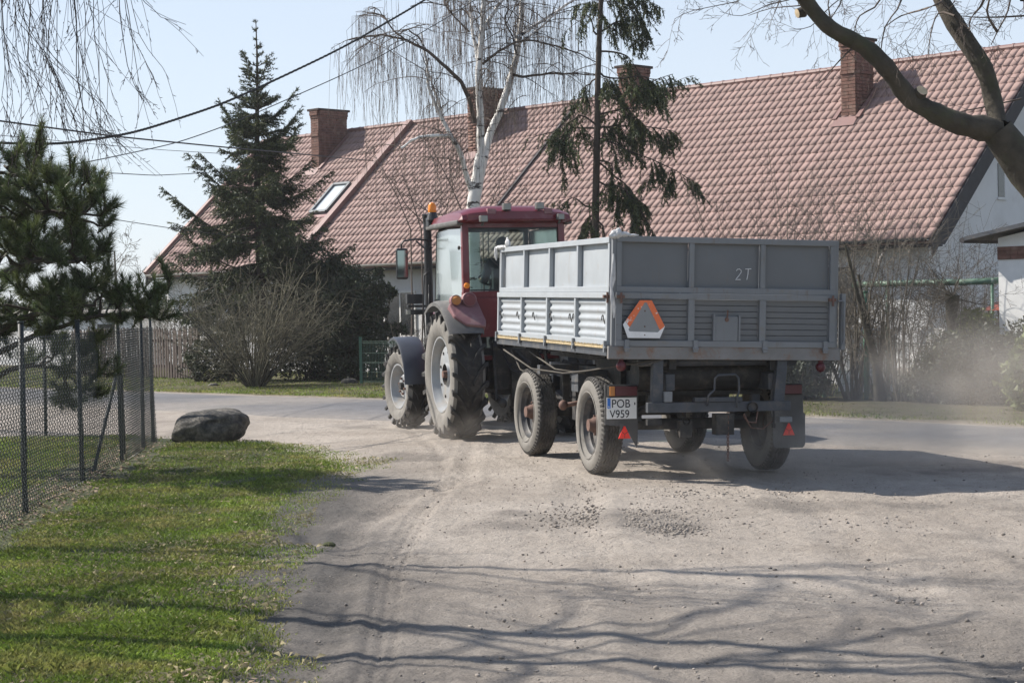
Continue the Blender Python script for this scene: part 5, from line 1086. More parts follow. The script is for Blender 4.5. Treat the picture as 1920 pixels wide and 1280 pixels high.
# ---------------------------------------------------------------- wheels
def wheel(parent, loc, Rd, Wd, rimr, kind, side=-1, rz=0.0, name='wheel'):
    """the wheel's outer face looks along side*x"""
    root = empty(name, loc, (0, 0, rz)); root.parent = parent; root.rotation_euler = (rnd(0, 6.28) if kind != 't' else 0.3, 0, rz); root.rotation_mode = 'XYZ'
    s = -side; h = Wd / 2; O = lambda t: t * s   # t=-h is the outer face
    if kind == 't':
        body = [(-h + .05, rimr - .02), (-h + .015, rimr + .02), (-h - .004, rimr + (Rd - rimr) * .35), (-h - .006, rimr + (Rd - rimr) * .55), (-h + .012, Rd - .09), (-h + .05, Rd - .065)]
        body2 = body[-1:] + [(-h * .5, Rd - .056), (0, Rd - .05), (h * .5, Rd - .056), (h - .05, Rd - .065)]
        body3 = [(-t, r) for t, r in body[::-1]]
        mb = MB(); mb.lathe([(O(t), r) for t, r in body], n=72); mb.lathe([(O(t), r) for t, r in body3], n=72); ty = mb.build('tyre', M_side, root, auto=True)
        mb = MB(); mb.lathe([(O(t), r) for t, r in body2], n=72); nl = 20
        for sd in (-1, 1):
            for k in range(nl):
                a0 = (k + (.5 if sd > 0 else 0)) * 2 * math.pi / nl; pts = []
                for j, (t, da, rr) in enumerate(((.03, .30, Rd - .002), (h * .38, .17, Rd), (h * .72, .05, Rd - .002), (h - .015, 0, Rd - .008), (h + .022, -.014, Rd - .03), (h + .006, -.024, Rd - .15 * Rd / .825))):
                    pts.append((sd * t, a0 + da, rr))
                wd_ = .056 * Rd / .825; dp = .062 * Rd / .825; V = []; 
                for j, (t, a, rr) in enumerate(pts):
                    ww = wd_ * (.8 if j in (0, 5) else 1.0) / Rd / 2; dd = dp if j < 4 else dp * .7
                    for aa, r2 in ((a - ww * 1.25, rr - dd), (a + ww * 1.25, rr - dd), (a + ww, rr), (a - ww, rr)):
                        tt = t - (0 if j < 4 else (0 if r2 == rr else sd * .03)); V.append((O(tt), math.cos(aa) * r2, math.sin(aa) * r2))
                Fs = [(0, 1, 2, 3), (23, 22, 21, 20)] + [(j * 4 + q, j * 4 + (q + 1) % 4, (j + 1) * 4 + (q + 1) % 4, (j + 1) * 4 + q) for j in range(5) for q in range(4)]
                mb.add(V, Fs)
        mb.build('tread', M_lug, root, auto=True)
        d0 = .055
        mb = MB(); mb.lathe([(O(-h + .05), rimr - .022), (O(-h + .028), rimr - .008), (O(-h + .03), rimr - .03), (O(-h + .09), rimr - .05), (O(-h + .16), rimr - .085), (O(h - .1), rimr - .085), (O(h - .04), rimr - .04), (O(h - .04), rimr - .01)], n=60)
        if Rd > .7:
            di = -h + .115; mb.lathe([(O(di + .05), rimr - .087), (O(di + .01), .375), (O(di), .36), (O(di), .15), (O(di - .03), .135)], n=60)
        else:
            di = -h + .13; mb.lathe([(O(di + .06), rimr - .087), (O(di + .03), .2), (O(di - .03), .15), (O(di - .035), .0)], n=48)
        mb.build('rim', M_rim, root, auto=True)
        mb = MB()
        if Rd > .7:
            mb.lathe([(O(di - .03), .135), (O(di + .03), .125), (O(di + .03), 0)], n=32); mb.build('hub', M_dark, root, auto=True)
            mb = MB(); mb.lathe([(O(di + .02), .05), (O(di - .06), .045), (O(di - .06), 0)], n=14); mb.build('axle_end', M_rust, root, auto=True)
            mb = MB()
            for k in range(8): a = k * math.pi / 4; mb.lathe([(O(di + .002), .022), (O(di - .012), .019), (O(di - .012), 0)], (0, math.cos(a) * .30, math.sin(a) * .30), n=6)
            mb.build('bolts', M_dark, root)
        else:
            mb.lathe([(O(di - .02), .06), (O(di - .08), .05), (O(di - .08), 0)], n=20); mb.build('hub', M_dark, root, auto=True); mb = MB()
            for k in range(6): a = k * math.pi / 3; mb.lathe([(O(di - .035), .018), (O(di - .06), .014), (O(di - .06), 0)], (0, math.cos(a) * .11, math.sin(a) * .11), n=6)
            mb.build('bolts', M_rust, root)
    else:
        body = [(-h + .055, rimr - .005), (-h + .03, rimr + .012), (-h + .004, rimr + .06), (-h - .004, rimr + .105), (-h + .012, Rd - .05), (-h + .03, Rd - .018)]
        mb = MB(); mb.lathe([(O(t), r) for t, r in body], n=64); mb.lathe([(O(-t), r) for t, r in body[::-1]], n=64)
        mb.lathe([(O(-h + .001), rimr + .035), (O(-h - .003), rimr + .042), (O(-h + .001), rimr + .05)], n=64)
        ty = mb.build('tyre', M_side, root, auto=True)
        mb = MB(); grooves = [(-h + .03, Rd - .018), (-h + .045, Rd - .006)]
        nb = 5; e = np.linspace(-h + .045, h - .045, nb + 1)
        for i in range(nb):
            grooves += [(e[i] + .006, Rd), (e[i + 1] - .006, Rd)]
            if i < nb - 1: grooves += [(e[i + 1] - .004, Rd - .012), (e[i + 1] + .004, Rd - .012)]
        grooves += [(h - .045, Rd - .006), (h - .03, Rd - .018)]
        # zigzag the grooves round the tyre
        n_ = 150; V = []; 
        for t, r in grooves:
            for k in range(n_):
                a = 2 * math.pi * k / n_; z_ = .006 * (1 if (k // 2) % 2 else -1) if abs(t) < h - .035 else 0; V.append((O(t + z_), math.cos(a) * r, math.sin(a) * r))
        Fs = [(i * n_ + k, i * n_ + (k + 1) % n_, (i + 1) * n_ + (k + 1) % n_, (i + 1) * n_ + k) for i in range(len(grooves) - 1) for k in range(n_)]
        mb.add(V, Fs)
        for k in range(60):
            for sd in (-1, 1):
                a = 2 * math.pi * k / 60; c, s2 = math.cos(a), math.sin(a); P = []
                for t, r in ((h - .034, Rd - .022), (h - .034, Rd - .002), (h - .012, Rd - .034), (h - .02, Rd - .05)):
                    for da in (-.022, .022): P.append((O(sd * t), math.cos(a + da) * r, math.sin(a + da) * r))
                mb.add(P, [(0, 1, 3, 2), (2, 3, 5, 4), (4, 5, 7, 6), (0, 2, 4, 6), (1, 7, 5, 3)])
        mb.build('tread', M_tyre, root)
        mb = MB(); mb.lathe([(O(-h + .055), rimr - .005), (O(-h + .045), rimr + .004), (O(-h + .04), rimr - .012), (O(-h + .075), rimr - .02), (O(-h + .095), rimr - .04), (O(h - .05), rimr - .04), (O(h - .05), rimr)], n=56)
        mb.lathe([(O(0.0), rimr - .042), (O(0.02), .17), (O(-.01), .12), (O(-.01), 0)], n=48); mb.build('rim', M_rimd, root, auto=True)
        mb = MB(); mb.lathe([(O(0), .085), (O(-.06), .08), (O(-h + .045), .065), (O(-h + .01), .06), (O(-h + .01), 0)], n=20); mb.build('hub', M_rust, root, auto=True); mb = MB()
        for k in range(6): a = k * math.pi / 3; mb.lathe([(O(-.008), .016), (O(-.04), .013), (O(-.04), 0)], (0, math.cos(a) * .105, math.sin(a) * .105), n=6)
        mb.build('bolts', M_rust, root)
    return root

# ---------------------------------------------------------------- trailer
TH = R(14.05); tr0 = np.array([0.9192, 17.5, 0.0])
TRAILER = empty('farm_trailer', tr0, (R(0.25), R(1.03), TH), 'grey two-axle tipping farm trailer with raised slatted sides and a warning triangle', 'trailer')
ZB = 1.296; LT = 4.43; WT = 2.24
piv = Vector((0, 0, ZB)); BX = Matrix.Translation(piv) @ Matrix.Rotation(R(0.9), 4, 'Y') @ Matrix.Rotation(R(0.45), 4, 'X') @ Matrix.Translation(-piv)
def B(): return MB(BX)
def bay_edges(n_, L, w_): return [(L - w_) * i / n_ for i in range(n_ + 1)]
def board(name, axis, off, L, z0, z1, bays, pw, kind, label=None, sgn=-1, rail=.055, start=0.0, proud=.045, wmul=1.0, mframe=M_grey, msheet=None):
    """a side of the load box: frame of rails and posts, one recessed sheet per bay. axis 'y' runs along the trailer, 'x' across it"""
    mb = B()
    def bx(a0, a1, d0, d1, c0, c1):  # a along, d depth measured outwards, c height
        d0_, d1_ = sorted((off + sgn * d0, off + sgn * d1))
        if axis == 'y': mb.box(d0_, d1_, start + a0, start + a1, c0, c1)
        else: mb.box(start + a0, start + a1, d0_, d1_, c0, c1)
    e = bay_edges(bays, L, pw)
    bx(0, L, -.004, proud + .006, z1 - rail, z1); bx(0, L, -.004, proud + .002, z0, z0 + rail)
    for a in e: bx(a, a + pw, -.002, proud, z0 + rail, z1 - rail)
    fr = mb.build(name, mframe, TRAILER, bevel=.004)
    if label: fr['label'] = label
    for i in range(bays):
        a0, a1 = e[i] + pw, e[i + 1]; mb = B()
        if kind == 'flat': prof = [(z0 + rail, 0), (z1 - rail, 0)]
        elif kind == 'corr':
            prof = []; n_ = 5; hh = (z1 - z0 - 2 * rail) / n_
            for k in range(n_):
                b_ = z0 + rail + k * hh; prof += [(b_, .004), (b_ + hh * .10, .0), (b_ + hh * .28, .016), (b_ + hh * .5, .022), (b_ + hh * .72, .016), (b_ + hh * .92, .002)]
            prof.append((z1 - rail, .004))
        else:
            prof = []; n_ = 7; hh = (z1 - z0 - 2 * rail) / n_
            for k in range(n_):
                b_ = z0 + rail + k * hh; prof += [(b_, .0), (b_ + .004, .012), (b_ + hh - .004, .016), (b_ + hh - .001, .0)]
        nx = 8 if kind == 'flat' else 2; V = []; 
        for (c, dpt) in prof if kind != 'flat' else [(z0 + rail + (z1 - z0 - 2 * rail) * q / 6, 0) for q in range(7)]:
            for q in range(nx + 1):
                a = a0 + (a1 - a0) * q / nx; dd = dpt - .006
                if kind == 'flat': u_, w2 = (q / nx), (c - z0 - rail) / (z1 - z0 - 2 * rail); dd += .012 * math.sin(math.pi * u_) * math.sin(math.pi * w2) * random.choice((1,)) * (1 if i % 2 else .4)
                D = off + sgn * dd
                V.append((D, start + a, c) if axis == 'y' else (start + a, D, c))
        m_ = len(V) // (nx + 1); Fs = [(r * (nx + 1) + q, r * (nx + 1) + q + 1, (r + 1) * (nx + 1) + q + 1, (r + 1) * (nx + 1) + q) for r in range(m_ - 1) for q in range(nx)]
        mb.add(V, Fs); nv = len(V)
        V2 = [((p[0] - sgn * -.0 + (-sgn) * .012, p[1], p[2]) if axis == 'y' else (p[0], p[1] + (-sgn) * .012, p[2])) for p in V]; mb.add(V2, Fs)
        mb.build('panel', msheet or M_grey2, fr, smooth=kind != 'plank')
    return fr
# near long side
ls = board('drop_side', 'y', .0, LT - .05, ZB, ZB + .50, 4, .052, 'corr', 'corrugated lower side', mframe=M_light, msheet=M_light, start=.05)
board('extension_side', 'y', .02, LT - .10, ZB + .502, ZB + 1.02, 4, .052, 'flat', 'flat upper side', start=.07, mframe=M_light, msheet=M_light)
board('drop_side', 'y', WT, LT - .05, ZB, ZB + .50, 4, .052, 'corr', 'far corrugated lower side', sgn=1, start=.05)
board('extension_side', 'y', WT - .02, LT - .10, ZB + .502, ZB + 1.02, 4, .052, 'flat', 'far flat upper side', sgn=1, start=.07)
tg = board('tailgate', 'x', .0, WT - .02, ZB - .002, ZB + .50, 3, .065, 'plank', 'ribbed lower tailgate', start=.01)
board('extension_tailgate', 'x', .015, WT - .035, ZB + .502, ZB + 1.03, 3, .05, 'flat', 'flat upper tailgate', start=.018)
board('headboard', 'x', LT, WT - .1, ZB, ZB + 1.02, 3, .06, 'flat', sgn=1, start=.05)
# corner posts, latches, hooks, hinges
for (x, y, xl) in ((0.0, 0.0, 1), (WT, 0.0, -1), (0.0, LT, 1), (WT, LT, -1)):
    mb = B(); mb.box(x - .02, x + .02, y - .02 if y == 0 else y, y + .03, ZB, ZB + 1.03); mb.build('corner_post', M_grey, TRAILER, bevel=.004)
mb = B(); mb.box(WT + .045, WT + .085, -.06, .02, ZB - .02, ZB + .52); mb.tube([(WT + .0, -.075, ZB + .45), (WT + .06, -.08, ZB + .45), (WT + .065, -.08, ZB + .05), (WT + .05, -.07, ZB + .03)], .010, 6); mb.build('latch_post', M_grey, TRAILER, bevel=.004)
for (x, y) in ((-.06, .02), (.05, -.065), (WT - .06, -.065)):
    mb = B(); mb.box(x - .035, x + .035, y - .018, y + .018, ZB + .445, ZB + .475); mb.tube([(x, y - .02, ZB + .50), (x, y - .025, ZB + .40)], .011, 7); mb.build('latch', M_rust, TRAILER)
hk = MB(BX)
for yy in (.16, 1.17, 1.30, 2.05, 2.75, 3.45, 4.25):
    mb = B(); c = (-.035, yy, ZB + .255); mb.tube([(-.03, yy, ZB + .20), (-.045, yy, ZB + .25)] + [(-.045, yy + .03 - .03 * math.cos(a), ZB + .25 + .035 * math.sin(a)) for a in np.linspace(.3, math.pi, 6)] + [(-.045, yy + .06, ZB + .235)], .0055, 5); mb.build('hook', M_dark, ls)
for i in range(5):
    yy = .05 + (LT - .10) * i / 4; mb = B(); mb.box(-.075, -.05, yy - .012, yy + .024, ZB - .065, ZB + .045); mb.tube([(-.06, yy - .025, ZB - .02), (-.06, yy + .035, ZB - .02)], .014, 8); mb.build('hinge', M_grey, TRAILER, bevel=.003)
for xx in (.12, .80, 1.50, 2.12):
    mb = B(); mb.box(xx - .022, xx + .022, -.07, -.045, ZB - .055, ZB + .06); mb.tube([(xx - .03, -.062, ZB - .02), (xx + .03, -.062, ZB - .02)], .014, 8); mb.build('hinge', M_grey, TRAILER, bevel=.003)
# straw and grain caught on the ledge
mb = B(); mb.box(-.055, .0, .05, LT, ZB - .028, ZB - .004); mb.build('ledge', M_wood, TRAILER)
mb = B()
for i in range(420): yy = rnd(.08, LT - .05); a = rnd(0, 3.1); z0 = ZB - .002; l_ = rnd(.006, .02); mb.bar((-.05 - rnd(0, .012), yy, z0), (-.05 - rnd(-.01, .012), yy + l_ * math.cos(a), z0 + .012 * abs(math.sin(a))), .006, .005)
tag(mb.build('straw', M_wood, TRAILER), None, None, None, 'stuff')
# platform
mb = B(); mb.box(-.045, WT + .045, 0, LT, ZB - .06, ZB - .032); mb.build('floor_panel', M_chassis, TRAILER)
mb = B(); mb.box(-.05, WT + .05, -.03, .02, ZB - .125, ZB - .005); mb.build('rear_beam', mat('rusty_grey', (.20, .195, .19), .6, var=.15, vscale=5, col2=(.20, .12, .08), c2scale=7, c2lo=.52, c2hi=.68), TRAILER, bevel=.006)
mb = B(); mb.box(-.045, -.01, 0.02, LT, ZB - .10, ZB - .034); mb.box(WT + .01, WT + .045, 0.02, LT, ZB - .10, ZB - .034); mb.build('side_rail', M_chassis, TRAILER, bevel=.004)
mb = B()
for i in range(9): yy = .25 + i * .5; mb.box(.0, WT, yy, yy + .05, ZB - .12, ZB - .062)
for x in (.58, 1.60): mb.box(x, x + .07, .05, LT - .1, ZB - .22, ZB - .122)
mb.build('sub_frame', M_dark, TRAILER)
# chassis
def box_part(name, m_, *a, bevel=.004): mb = MB(); mb.box(*a); return mb.build(name, m_, TRAILER, bevel=bevel)
mb = MB()
for x in (.56, 1.60): mb.box(x, x + .09, .10, LT - .1, .86, 1.02)
for yy in (.5, 1.6, 2.7, 3.8): mb.box(.65, 1.60, yy, yy + .08, .88, 1.0)
mb.build('chassis', M_chassis, TRAILER, bevel=.005)
# rear uprights and bumper frame
for (xt, xb) in ((.46, .44), (1.72, 1.66)):
    mb = MB(); mb.add([(xt - .05, .02, 1.19), (xt + .05, .02, 1.19), (xb + .055, .0, .66), (xb - .055, .0, .66), (xt - .05, .10, 1.19), (xt + .05, .10, 1.19), (xb + .055, .08, .66), (xb - .055, .08, .66)], [(0, 1, 2, 3), (7, 6, 5, 4), (0, 4, 5, 1), (1, 5, 6, 2), (2, 6, 7, 3), (3, 7, 4, 0)]); mb.build('rear_upright', M_chassis, TRAILER, bevel=.005)
box_part('rear_crossbar', M_chassis, .34, 1.78, -.02, .05, .66, .755); box_part('bracket', M_grey, .50, .58, -.03, .02, .76, .86)
box_part('step_plate', M_chassis, .80, 1.28, -.04, .03, .757, .80)
mb = MB(); mb.tube([(.92, -.05, .72), (.93, -.055, .82), (.99, -.055, .87), (.995, -.055, .98), (1.03, -.055, 1.01), (1.20, -.055, 1.015), (1.235, -.055, .98), (1.24, -.055, .86), (1.22, -.055, .80), (1.22, -.05, .70)], .011, 8); mb.build('handle_loop', M_chassis, TRAILER, True)
mb = MB(); mb.tube([(.36, .45, 1.0), (1.78, .45, 1.0)], .15, 20); mb.build('air_tank', M_dark, TRAILER, auto=True)
mb = MB(); mb.tube([(.3, .16, 1.135), (1.9, .16, 1.135)], .045, 10); mb.build('tipping_bar', M_chassis, TRAILER, True)
box_part('dark_fill_box', M_dark, .50, 1.66, 1.35, 2.2, .74, 1.12); mb = MB(); mb.box(.38, 1.7, .5, .9, .80, .84); mb.box(.55, 1.5, .9, 2.8, .72, .86); mb.build('tray', M_dark, TRAILER)  # dark masses added to deepen the darkness under the bed
# axles and springs
for yy in (1.06, 3.55):
    mb = MB(); mb.box(.28, 1.86, yy - .05, yy + .05, .43, .54); mb.build('axle', M_dark, TRAILER, bevel=.01)
    for x in (.52, 1.60):
        mb = MB()
        for k in range(5): L = .5 - k * .07; mb.bar((x + .04, yy - L, .66 - k * .022 + .05), (x + .04, yy, .575 - k * .012 + .03), .07, .018); mb.bar((x + .04, yy, .575 - k * .012 + .03), (x + .04, yy + L, .66 - k * .022 + .05), .07, .018)
        mb.box(x - .01, x + .09, yy - .06, yy + .06, .52, .63); mb.box(x, x + .08, yy - .54, yy - .46, .68, .88); mb.box(x, x + .08, yy + .46, yy + .54, .68, .88)
        mb.build('spring', M_chassis, TRAILER)
mb = MB(); mb.lathe([(.70, .50), (.76, .50), (.76, .42), (.70, .42), (.70, .50)], (1.07, 3.55, 0), 'z', 40); mb.box(.6, 1.6, 3.1, 4.0, .66, .70); mb.lathe([(.76, .47), (.83, .47), (.83, .4), (.76, .4)], (1.07, 3.55, 0), 'z', 40); mb.build('turntable', M_dark, TRAILER)
# front bolster, brackets, hoses seen between the wheels
box_part('bolster', M_chassis, .12, 2.0, 3.10, 3.22, .92, 1.02); box_part('bracket', M_dark, .34, .42, 2.95, 3.0, .62, .92); box_part('spring_hanger', M_dark, .34, .46, 2.45, 2.58, .45, .90)
mb = MB(); mb.tube([(.18, 2.3, .62), (.32, 2.3, .64), (.5, 2.3, .64)], .025, 8); mb.ball((.16, 2.3, .62), (.05, .05, .055), 10, 7); mb.build('brake_lever', M_rust, TRAILER, True)
box_part('tool_box', M_chassis, .18, .52, 1.8, 2.05, .78, 1.0); mb = MB(); mb.tube([(.5, 1.95, .62), (1.2, 1.95, .62)], .10, 14); mb.build('brake_cylinder', M_dark, TRAILER, auto=True)
mb = MB()
for pts in ([(-.02, 4.2, 1.17), (.05, 3.2, .98), (.08, 2.0, .97), (.06, 1.0, 1.03), (.2, .1, 1.12), (.45, .0, 1.16)], [(.1, 4.3, 1.16), (.1, 3.9, .95), (.12, 3.5, .9)], [(.05, 3.3, 1.17), (.1, 2.4, 1.0), (.2, 1.6, .98)], [(.5, -.02, 1.17), (.3, .02, 1.10), (.15, .1, 1.13)]): mb.tube(pts, .009, 6)
mb.build('hose', M_twine, TRAILER, True)
mb = MB(); mb.tube([(1.30, -.02, .64), (1.34, -.03, .56), (1.42, -.03, .55), (1.44, -.02, .66)], .008, 6); mb.tube([(1.30, .0, .62), (1.38, -.02, .5), (1.5, .0, .49), (1.6, 0, .56)], .006, 6); mb.build('hose', M_rust, TRAILER, True)
mb = MB(); mb.lathe([(0, .05), (.06, .05), (.06, 0)], (1.38, -.06, .70), 'y', 14); mb.lathe([(0, .035), (.05, .035), (.05, 0)], (.72, -.04, .58), 'y', 12); mb.build('socket', M_dark, TRAILER, auto=True)
box_part('coupling_box', M_dark, 1.02, 1.2, -.03, .10, .44, .64); box_part('coupling_box', M_dark, .66, .78, -.02, .06, .42, .58); box_part('buffer', M_grey, 1.67, 1.80, -.01, .05, .55, .60); box_part('buffer', M_dark, .34, .48, -.01, .05, .54, .60)
mb = MB()
for k in range(17):
    z = .64 - k * .027; a = (k % 2) * math.pi / 2; pts = [(1.14 + .011 * math.cos(q) * math.cos(a), -.02 + .011 * math.cos(q) * math.sin(a), z + .019 * math.sin(q)) for q in np.linspace(0, 2 * math.pi, 9)]; mb.tube(pts, .0045, 5, False)
mb.build('chain', M_rust, TRAILER)
mb = MB(); mb.tube([(1.60, -.03, .66), (1.60, -.03, .52)], .01, 6); mb.lathe([(-.02, .02), (.02, .02)], (1.6, -.03, .52), 'z', 8); mb.build('pin', M_dark, TRAILER)
# drawbar
mb = MB(); mb.bar((.70, 3.6, .62), (1.02, 5.6, .58), .08, .10); mb.bar((1.44, 3.6, .62), (1.10, 5.6, .58), .08, .10); mb.tube([(1.06, 5.55, .58), (1.06, 5.85, .58)], .035, 10); mb.build('drawbar', M_dark, TRAILER, bevel=.004)
# mudflaps, lamps, plate
mb = MB(); mb.add([(.045, .40, .915), (.375, .40, .915), (.375, .40, .345), (.365, .40, .30), (.30, .40, .42), (.27, .40, .50), (.045, .40, .53), (.045, .412, .915), (.375, .412, .915), (.375, .412, .345), (.365, .412, .30), (.30, .412, .42), (.27, .412, .50), (.045, .412, .53)], [(0, 1, 2, 3, 4, 5, 6), (13, 12, 11, 10, 9, 8, 7)] + [(i, 7 + i, 7 + (i + 1) % 7, (i + 1) % 7) for i in range(7)])
mb.build('mudflap', M_plast, TRAILER)['label'] = 'mudflap with a torn slanting lower edge'
mb = MB(); mb.prism([(1.74, .90), (2.075, .90), (2.085, .62), (2.105, .60), (2.105, .30), (2.08, .27), (1.79, .27), (1.77, .30), (1.76, .55), (1.745, .62)], .395, .408, 'y'); mb.build('mudflap', M_plast, TRAILER)
def lamp(x0, x1, z0, z1, y):
    mb = MB(); mb.box(x0, x1, y, y + .05, z0, z1); c = mb.build('tail_lamp', M_dark, TRAILER, bevel=.006)
    mb = MB(); mb.box(x0 + .008, x0 + (x1 - x0) * .2, y - .018, y - .001, z0 + .008, z1 - .008); mb.build('lens', M_ambd, c, bevel=.004); mb = MB(); mb.box(x0 + (x1 - x0) * .2 + .003, x1 - .008, y - .018, y - .001, z0 + .008, z1 - .008); mb.build('lens', M_redl, c, bevel=.004)
lamp(.065, .355, .80, .905, .345); lamp(1.765, 2.05, .795, .90, .345)
pl = MB().box(.055, .355, .372, .378, .585, .79).build('licence_plate', M_plate, TRAILER, bevel=.002)
MB().box(.060, .092, .3695, .3715, .685, .785).build('blue_band', M_blue, pl)
def text(s, x, y, z, size, m_, parent, rx=math.pi / 2, sx=1.0, bold=.0):
    c = bpy.data.curves.new('lettering', 'FONT'); c.body = s; c.size = size; c.extrude = .0006; c.offset = bold; c.align_x = 'LEFT'; o = bpy.data.objects.new('lettering', c); dg = bpy.context.evaluated_depsgraph_get(); me = bpy.data.meshes.new_from_object(o.evaluated_get(dg)) if False else o.to_mesh().copy(); bpy.data.objects.remove(o); o = link('lettering', me, None); me.materials.clear(); me.materials.append(m_); o.parent = parent; o.location = (x, y, z); o.rotation_euler = (rx, 0, 0); o.scale = (sx, 1, 1); return o
text('POB', .100, .3705, .694, .112, M_ink, pl, sx=.90, bold=.0005); MB().box(.330, .341, .3695, .3715, .718, .742).build('seal', M_ink, pl)
text('V959', .083, .3705, .596, .108, M_ink, pl, sx=.88, bold=.0005); text('PL', .064, .3685, .69, .028, M_plate, pl, sx=.9)
def tri(x, z, y, s=.125):
    mb = MB(); h = s * .95; mb.prism([(x - s / 2, z), (x + s / 2, z), (x + s * .06, z + h), (x - s * .06, z + h)], y, y + .012, 'y'); t = mb.build('reflector_triangle', M_redr, TRAILER, bevel=.003)
    mb = MB(); c = (x, z + h * .36)
    for p, q in ((c, (x, z + .004)), (c, (x - s * .25, z + h * .55)), (c, (x + s * .25, z + h * .55))): mb.bar((p[0], y - .001, p[1]), (q[0], y - .001, q[1]), .003, .004)
    mb.build('rib', M_redl, t); mb = MB(); mb.box(x - .045, x + .045, y + .013, y + .018, z + .02, z + h + .03); mb.build('bracket', M_plast, t)
tri(.235, .395, .375); tri(1.925, .395, .372)
for x in (.085, 2.10):
    mb = B(); mb.lathe([(0, .0), (0, .03), (.03, .05), (.075, .052), (.085, 0)], (x, -.01, ZB - .185), 'y', 20) if False else mb.ball((x, -.0, ZB - .19), (.047, .05, .05), 14, 10); mb.box(x - .02, x + .02, -.01, .02, ZB - .15, ZB - .12); mb.build('marker_lamp', M_redl, TRAILER, True)
# warning plate: truncated triangle, orange sides, white foot
def P2(px, py): return ((px - 1144) / 187.0, ZB + (648 - py + .015 * (px - 1144)) / 200.0)
mb = B(); out = [P2(1188, 563), P2(1210, 563), P2(1235, 612), P2(1226, 634), P2(1167, 633), P2(1158, 608)]; inn = [P2(1197, 567), P2(1201, 567), P2(1226, 619), P2(1222, 623), P2(1170, 621), P2(1168, 617)]
mb.prism(out, -.072, -.066, 'y'); wp = mb.build('warning_plate', mat('plate_grey', (.24, .25, .255), .5, var=.08), TRAILER)
def plateface(name, poly, m_): mb = B(); mb.prism(poly, -.0755, -.0725, 'y'); return mb.build(name, m_, wp)
lm = lambda a, b_, t: (a[0] + (b_[0] - a[0]) * t, a[1] + (b_[1] - a[1]) * t)
plateface('orange_band', [out[0], inn[0], lm(inn[0], inn[5], .92), lm(out[0], out[5], .86)], M_orange); plateface('orange_band', [inn[1], out[1], out[2], inn[2]], M_orange)
plateface('orange_band', [(out[0][0] + .0, out[0][1]), out[1], inn[1], inn[0]], M_orange)
plateface('white_band', [lm(out[0], out[5], .87), lm(inn[0], inn[5], .93), inn[5], inn[4], out[4], out[5]], M_wrefl); plateface('white_band', [inn[4], inn[3], out[3], out[4]], M_wrefl); plateface('white_band', [inn[3], inn[2], out[2], out[3]], M_wrefl)
mb = B()
for z in (P2(1198, 583)[1], P2(1198, 612)[1], P2(1198, 628)[1]): mb.lathe([(0, .008), (-.004, .006), (-.004, 0)], (P2(1198, 600)[0], -.0725, z), 'y', 8)
mb.build('bolts', M_rust, wp)
# grain chute in the tailgate
mb = B(); a, b_ = P2(1331, 640), P2(1374, 594); mb.box(a[0], b_[0], -.045, -.012, a[1], b_[1]); ch = mb.build('chute_slide', M_grey, TRAILER, bevel=.004)
mb = B(); mb.box(a[0] - .022, a[0] - .002, -.055, -.01, a[1], b_[1] + .02); mb.build('guide', M_grey, ch); mb = B(); mb.box(b_[0] + .002, b_[0] + .022, -.055, -.01, a[1], b_[1] + .01); mb.build('guide', M_grey, ch)
mb = B(); cx = (a[0] + b_[0]) / 2; mb.tube([(cx, -.05, b_[1] - .03), (cx, -.06, b_[1] + .01), (cx + .005, -.05, b_[1] + .06)], .008, 6); mb.lathe([(0, .022), (-.01, .018), (-.01, 0)], (cx, -.046, b_[1] - .03), 'y', 10); mb.build('handle', M_rust, ch)
# chalk marks "2T"
def stroke(pts, r=.0035): mb = B(); mb.tube([(P2(*p)[0], -.0155, P2(*p)[1]) for p in pts], r, 4); return mb
s2_ = stroke([(1371, 507), (1373, 504), (1377, 503.5), (1380, 506), (1380, 510), (1376, 516), (1372, 521), (1369.5, 524), (1374, 523.5), (1379, 523.5)]); s2_.tube([(P2(*p)[0], -.0155, P2(*p)[1]) for p in ((1388, 503.5), (1399, 503))], .0035, 4); s2_.tube([(P2(*p)[0], -.0155, P2(*p)[1]) for p in ((1393.5, 503.5), (1393, 513), (1391, 524))], .0035, 4)
s2_.build('chalk_mark', M_chalk, TRAILER)
# wheels
for (x, sd) in ((.185, -1), (1.955, 1)):
    wheel(TRAILER, (x, 1.06, .485), .485, .25, .29, 'r', sd); wheel(TRAILER, (x, 3.55, .485), .485, .25, .29, 'r', sd, R(3))
TRM = Matrix.Translation(tuple(tr0)) @ Matrix.Rotation(TH, 4, 'Z')
def tw_(p): return TRM @ (BX @ Vector(p))
# sacking tied at the corners
def rag(name, c, blobs, m_, label, tail=None):
    bm = bmesh.new()
    for (dx, dy, dz, r) in blobs:
        g = bmesh.ops.create_icosphere(bm, subdivisions=3, radius=1.0)['verts']
        for v in g:
            p = v.co.copy(); k = 1 + .5 * (float(fbm(p.x * 3 + dx * 9, p.y * 3 + p.z * 2, 1, 3)) - .5); v.co = Vector((dx + p.x * r[0] * k, dy + p.y * r[1] * k, dz + p.z * r[2] * k))
    me = bpy.data.meshes.new(name); bm.to_mesh(me); bm.free()
    o = link(name, me, None, m_); o.location = tw_(c); o.rotation_euler = (0, 0, TH); tag(o, label, 'sack')
    if tail:
        mb = MB(); V = []; n_ = len(tail)
        for i, (x, y, z, wd_) in enumerate(tail): V += [(x, y - .0, z), (x + wd_, y - .02 * math.sin(i * 2), z - .004)]
        mb.add(V, [(2 * i, 2 * i + 1, 2 * i + 3, 2 * i + 2) for i in range(n_ - 1)]); mb.add([(a[0], a[1] + .006, a[2]) for a in V], [(2 * i, 2 * i + 1, 2 * i + 3, 2 * i + 2) for i in range(n_ - 1)]); t = mb.build('loose_end', m_, o)
    return o
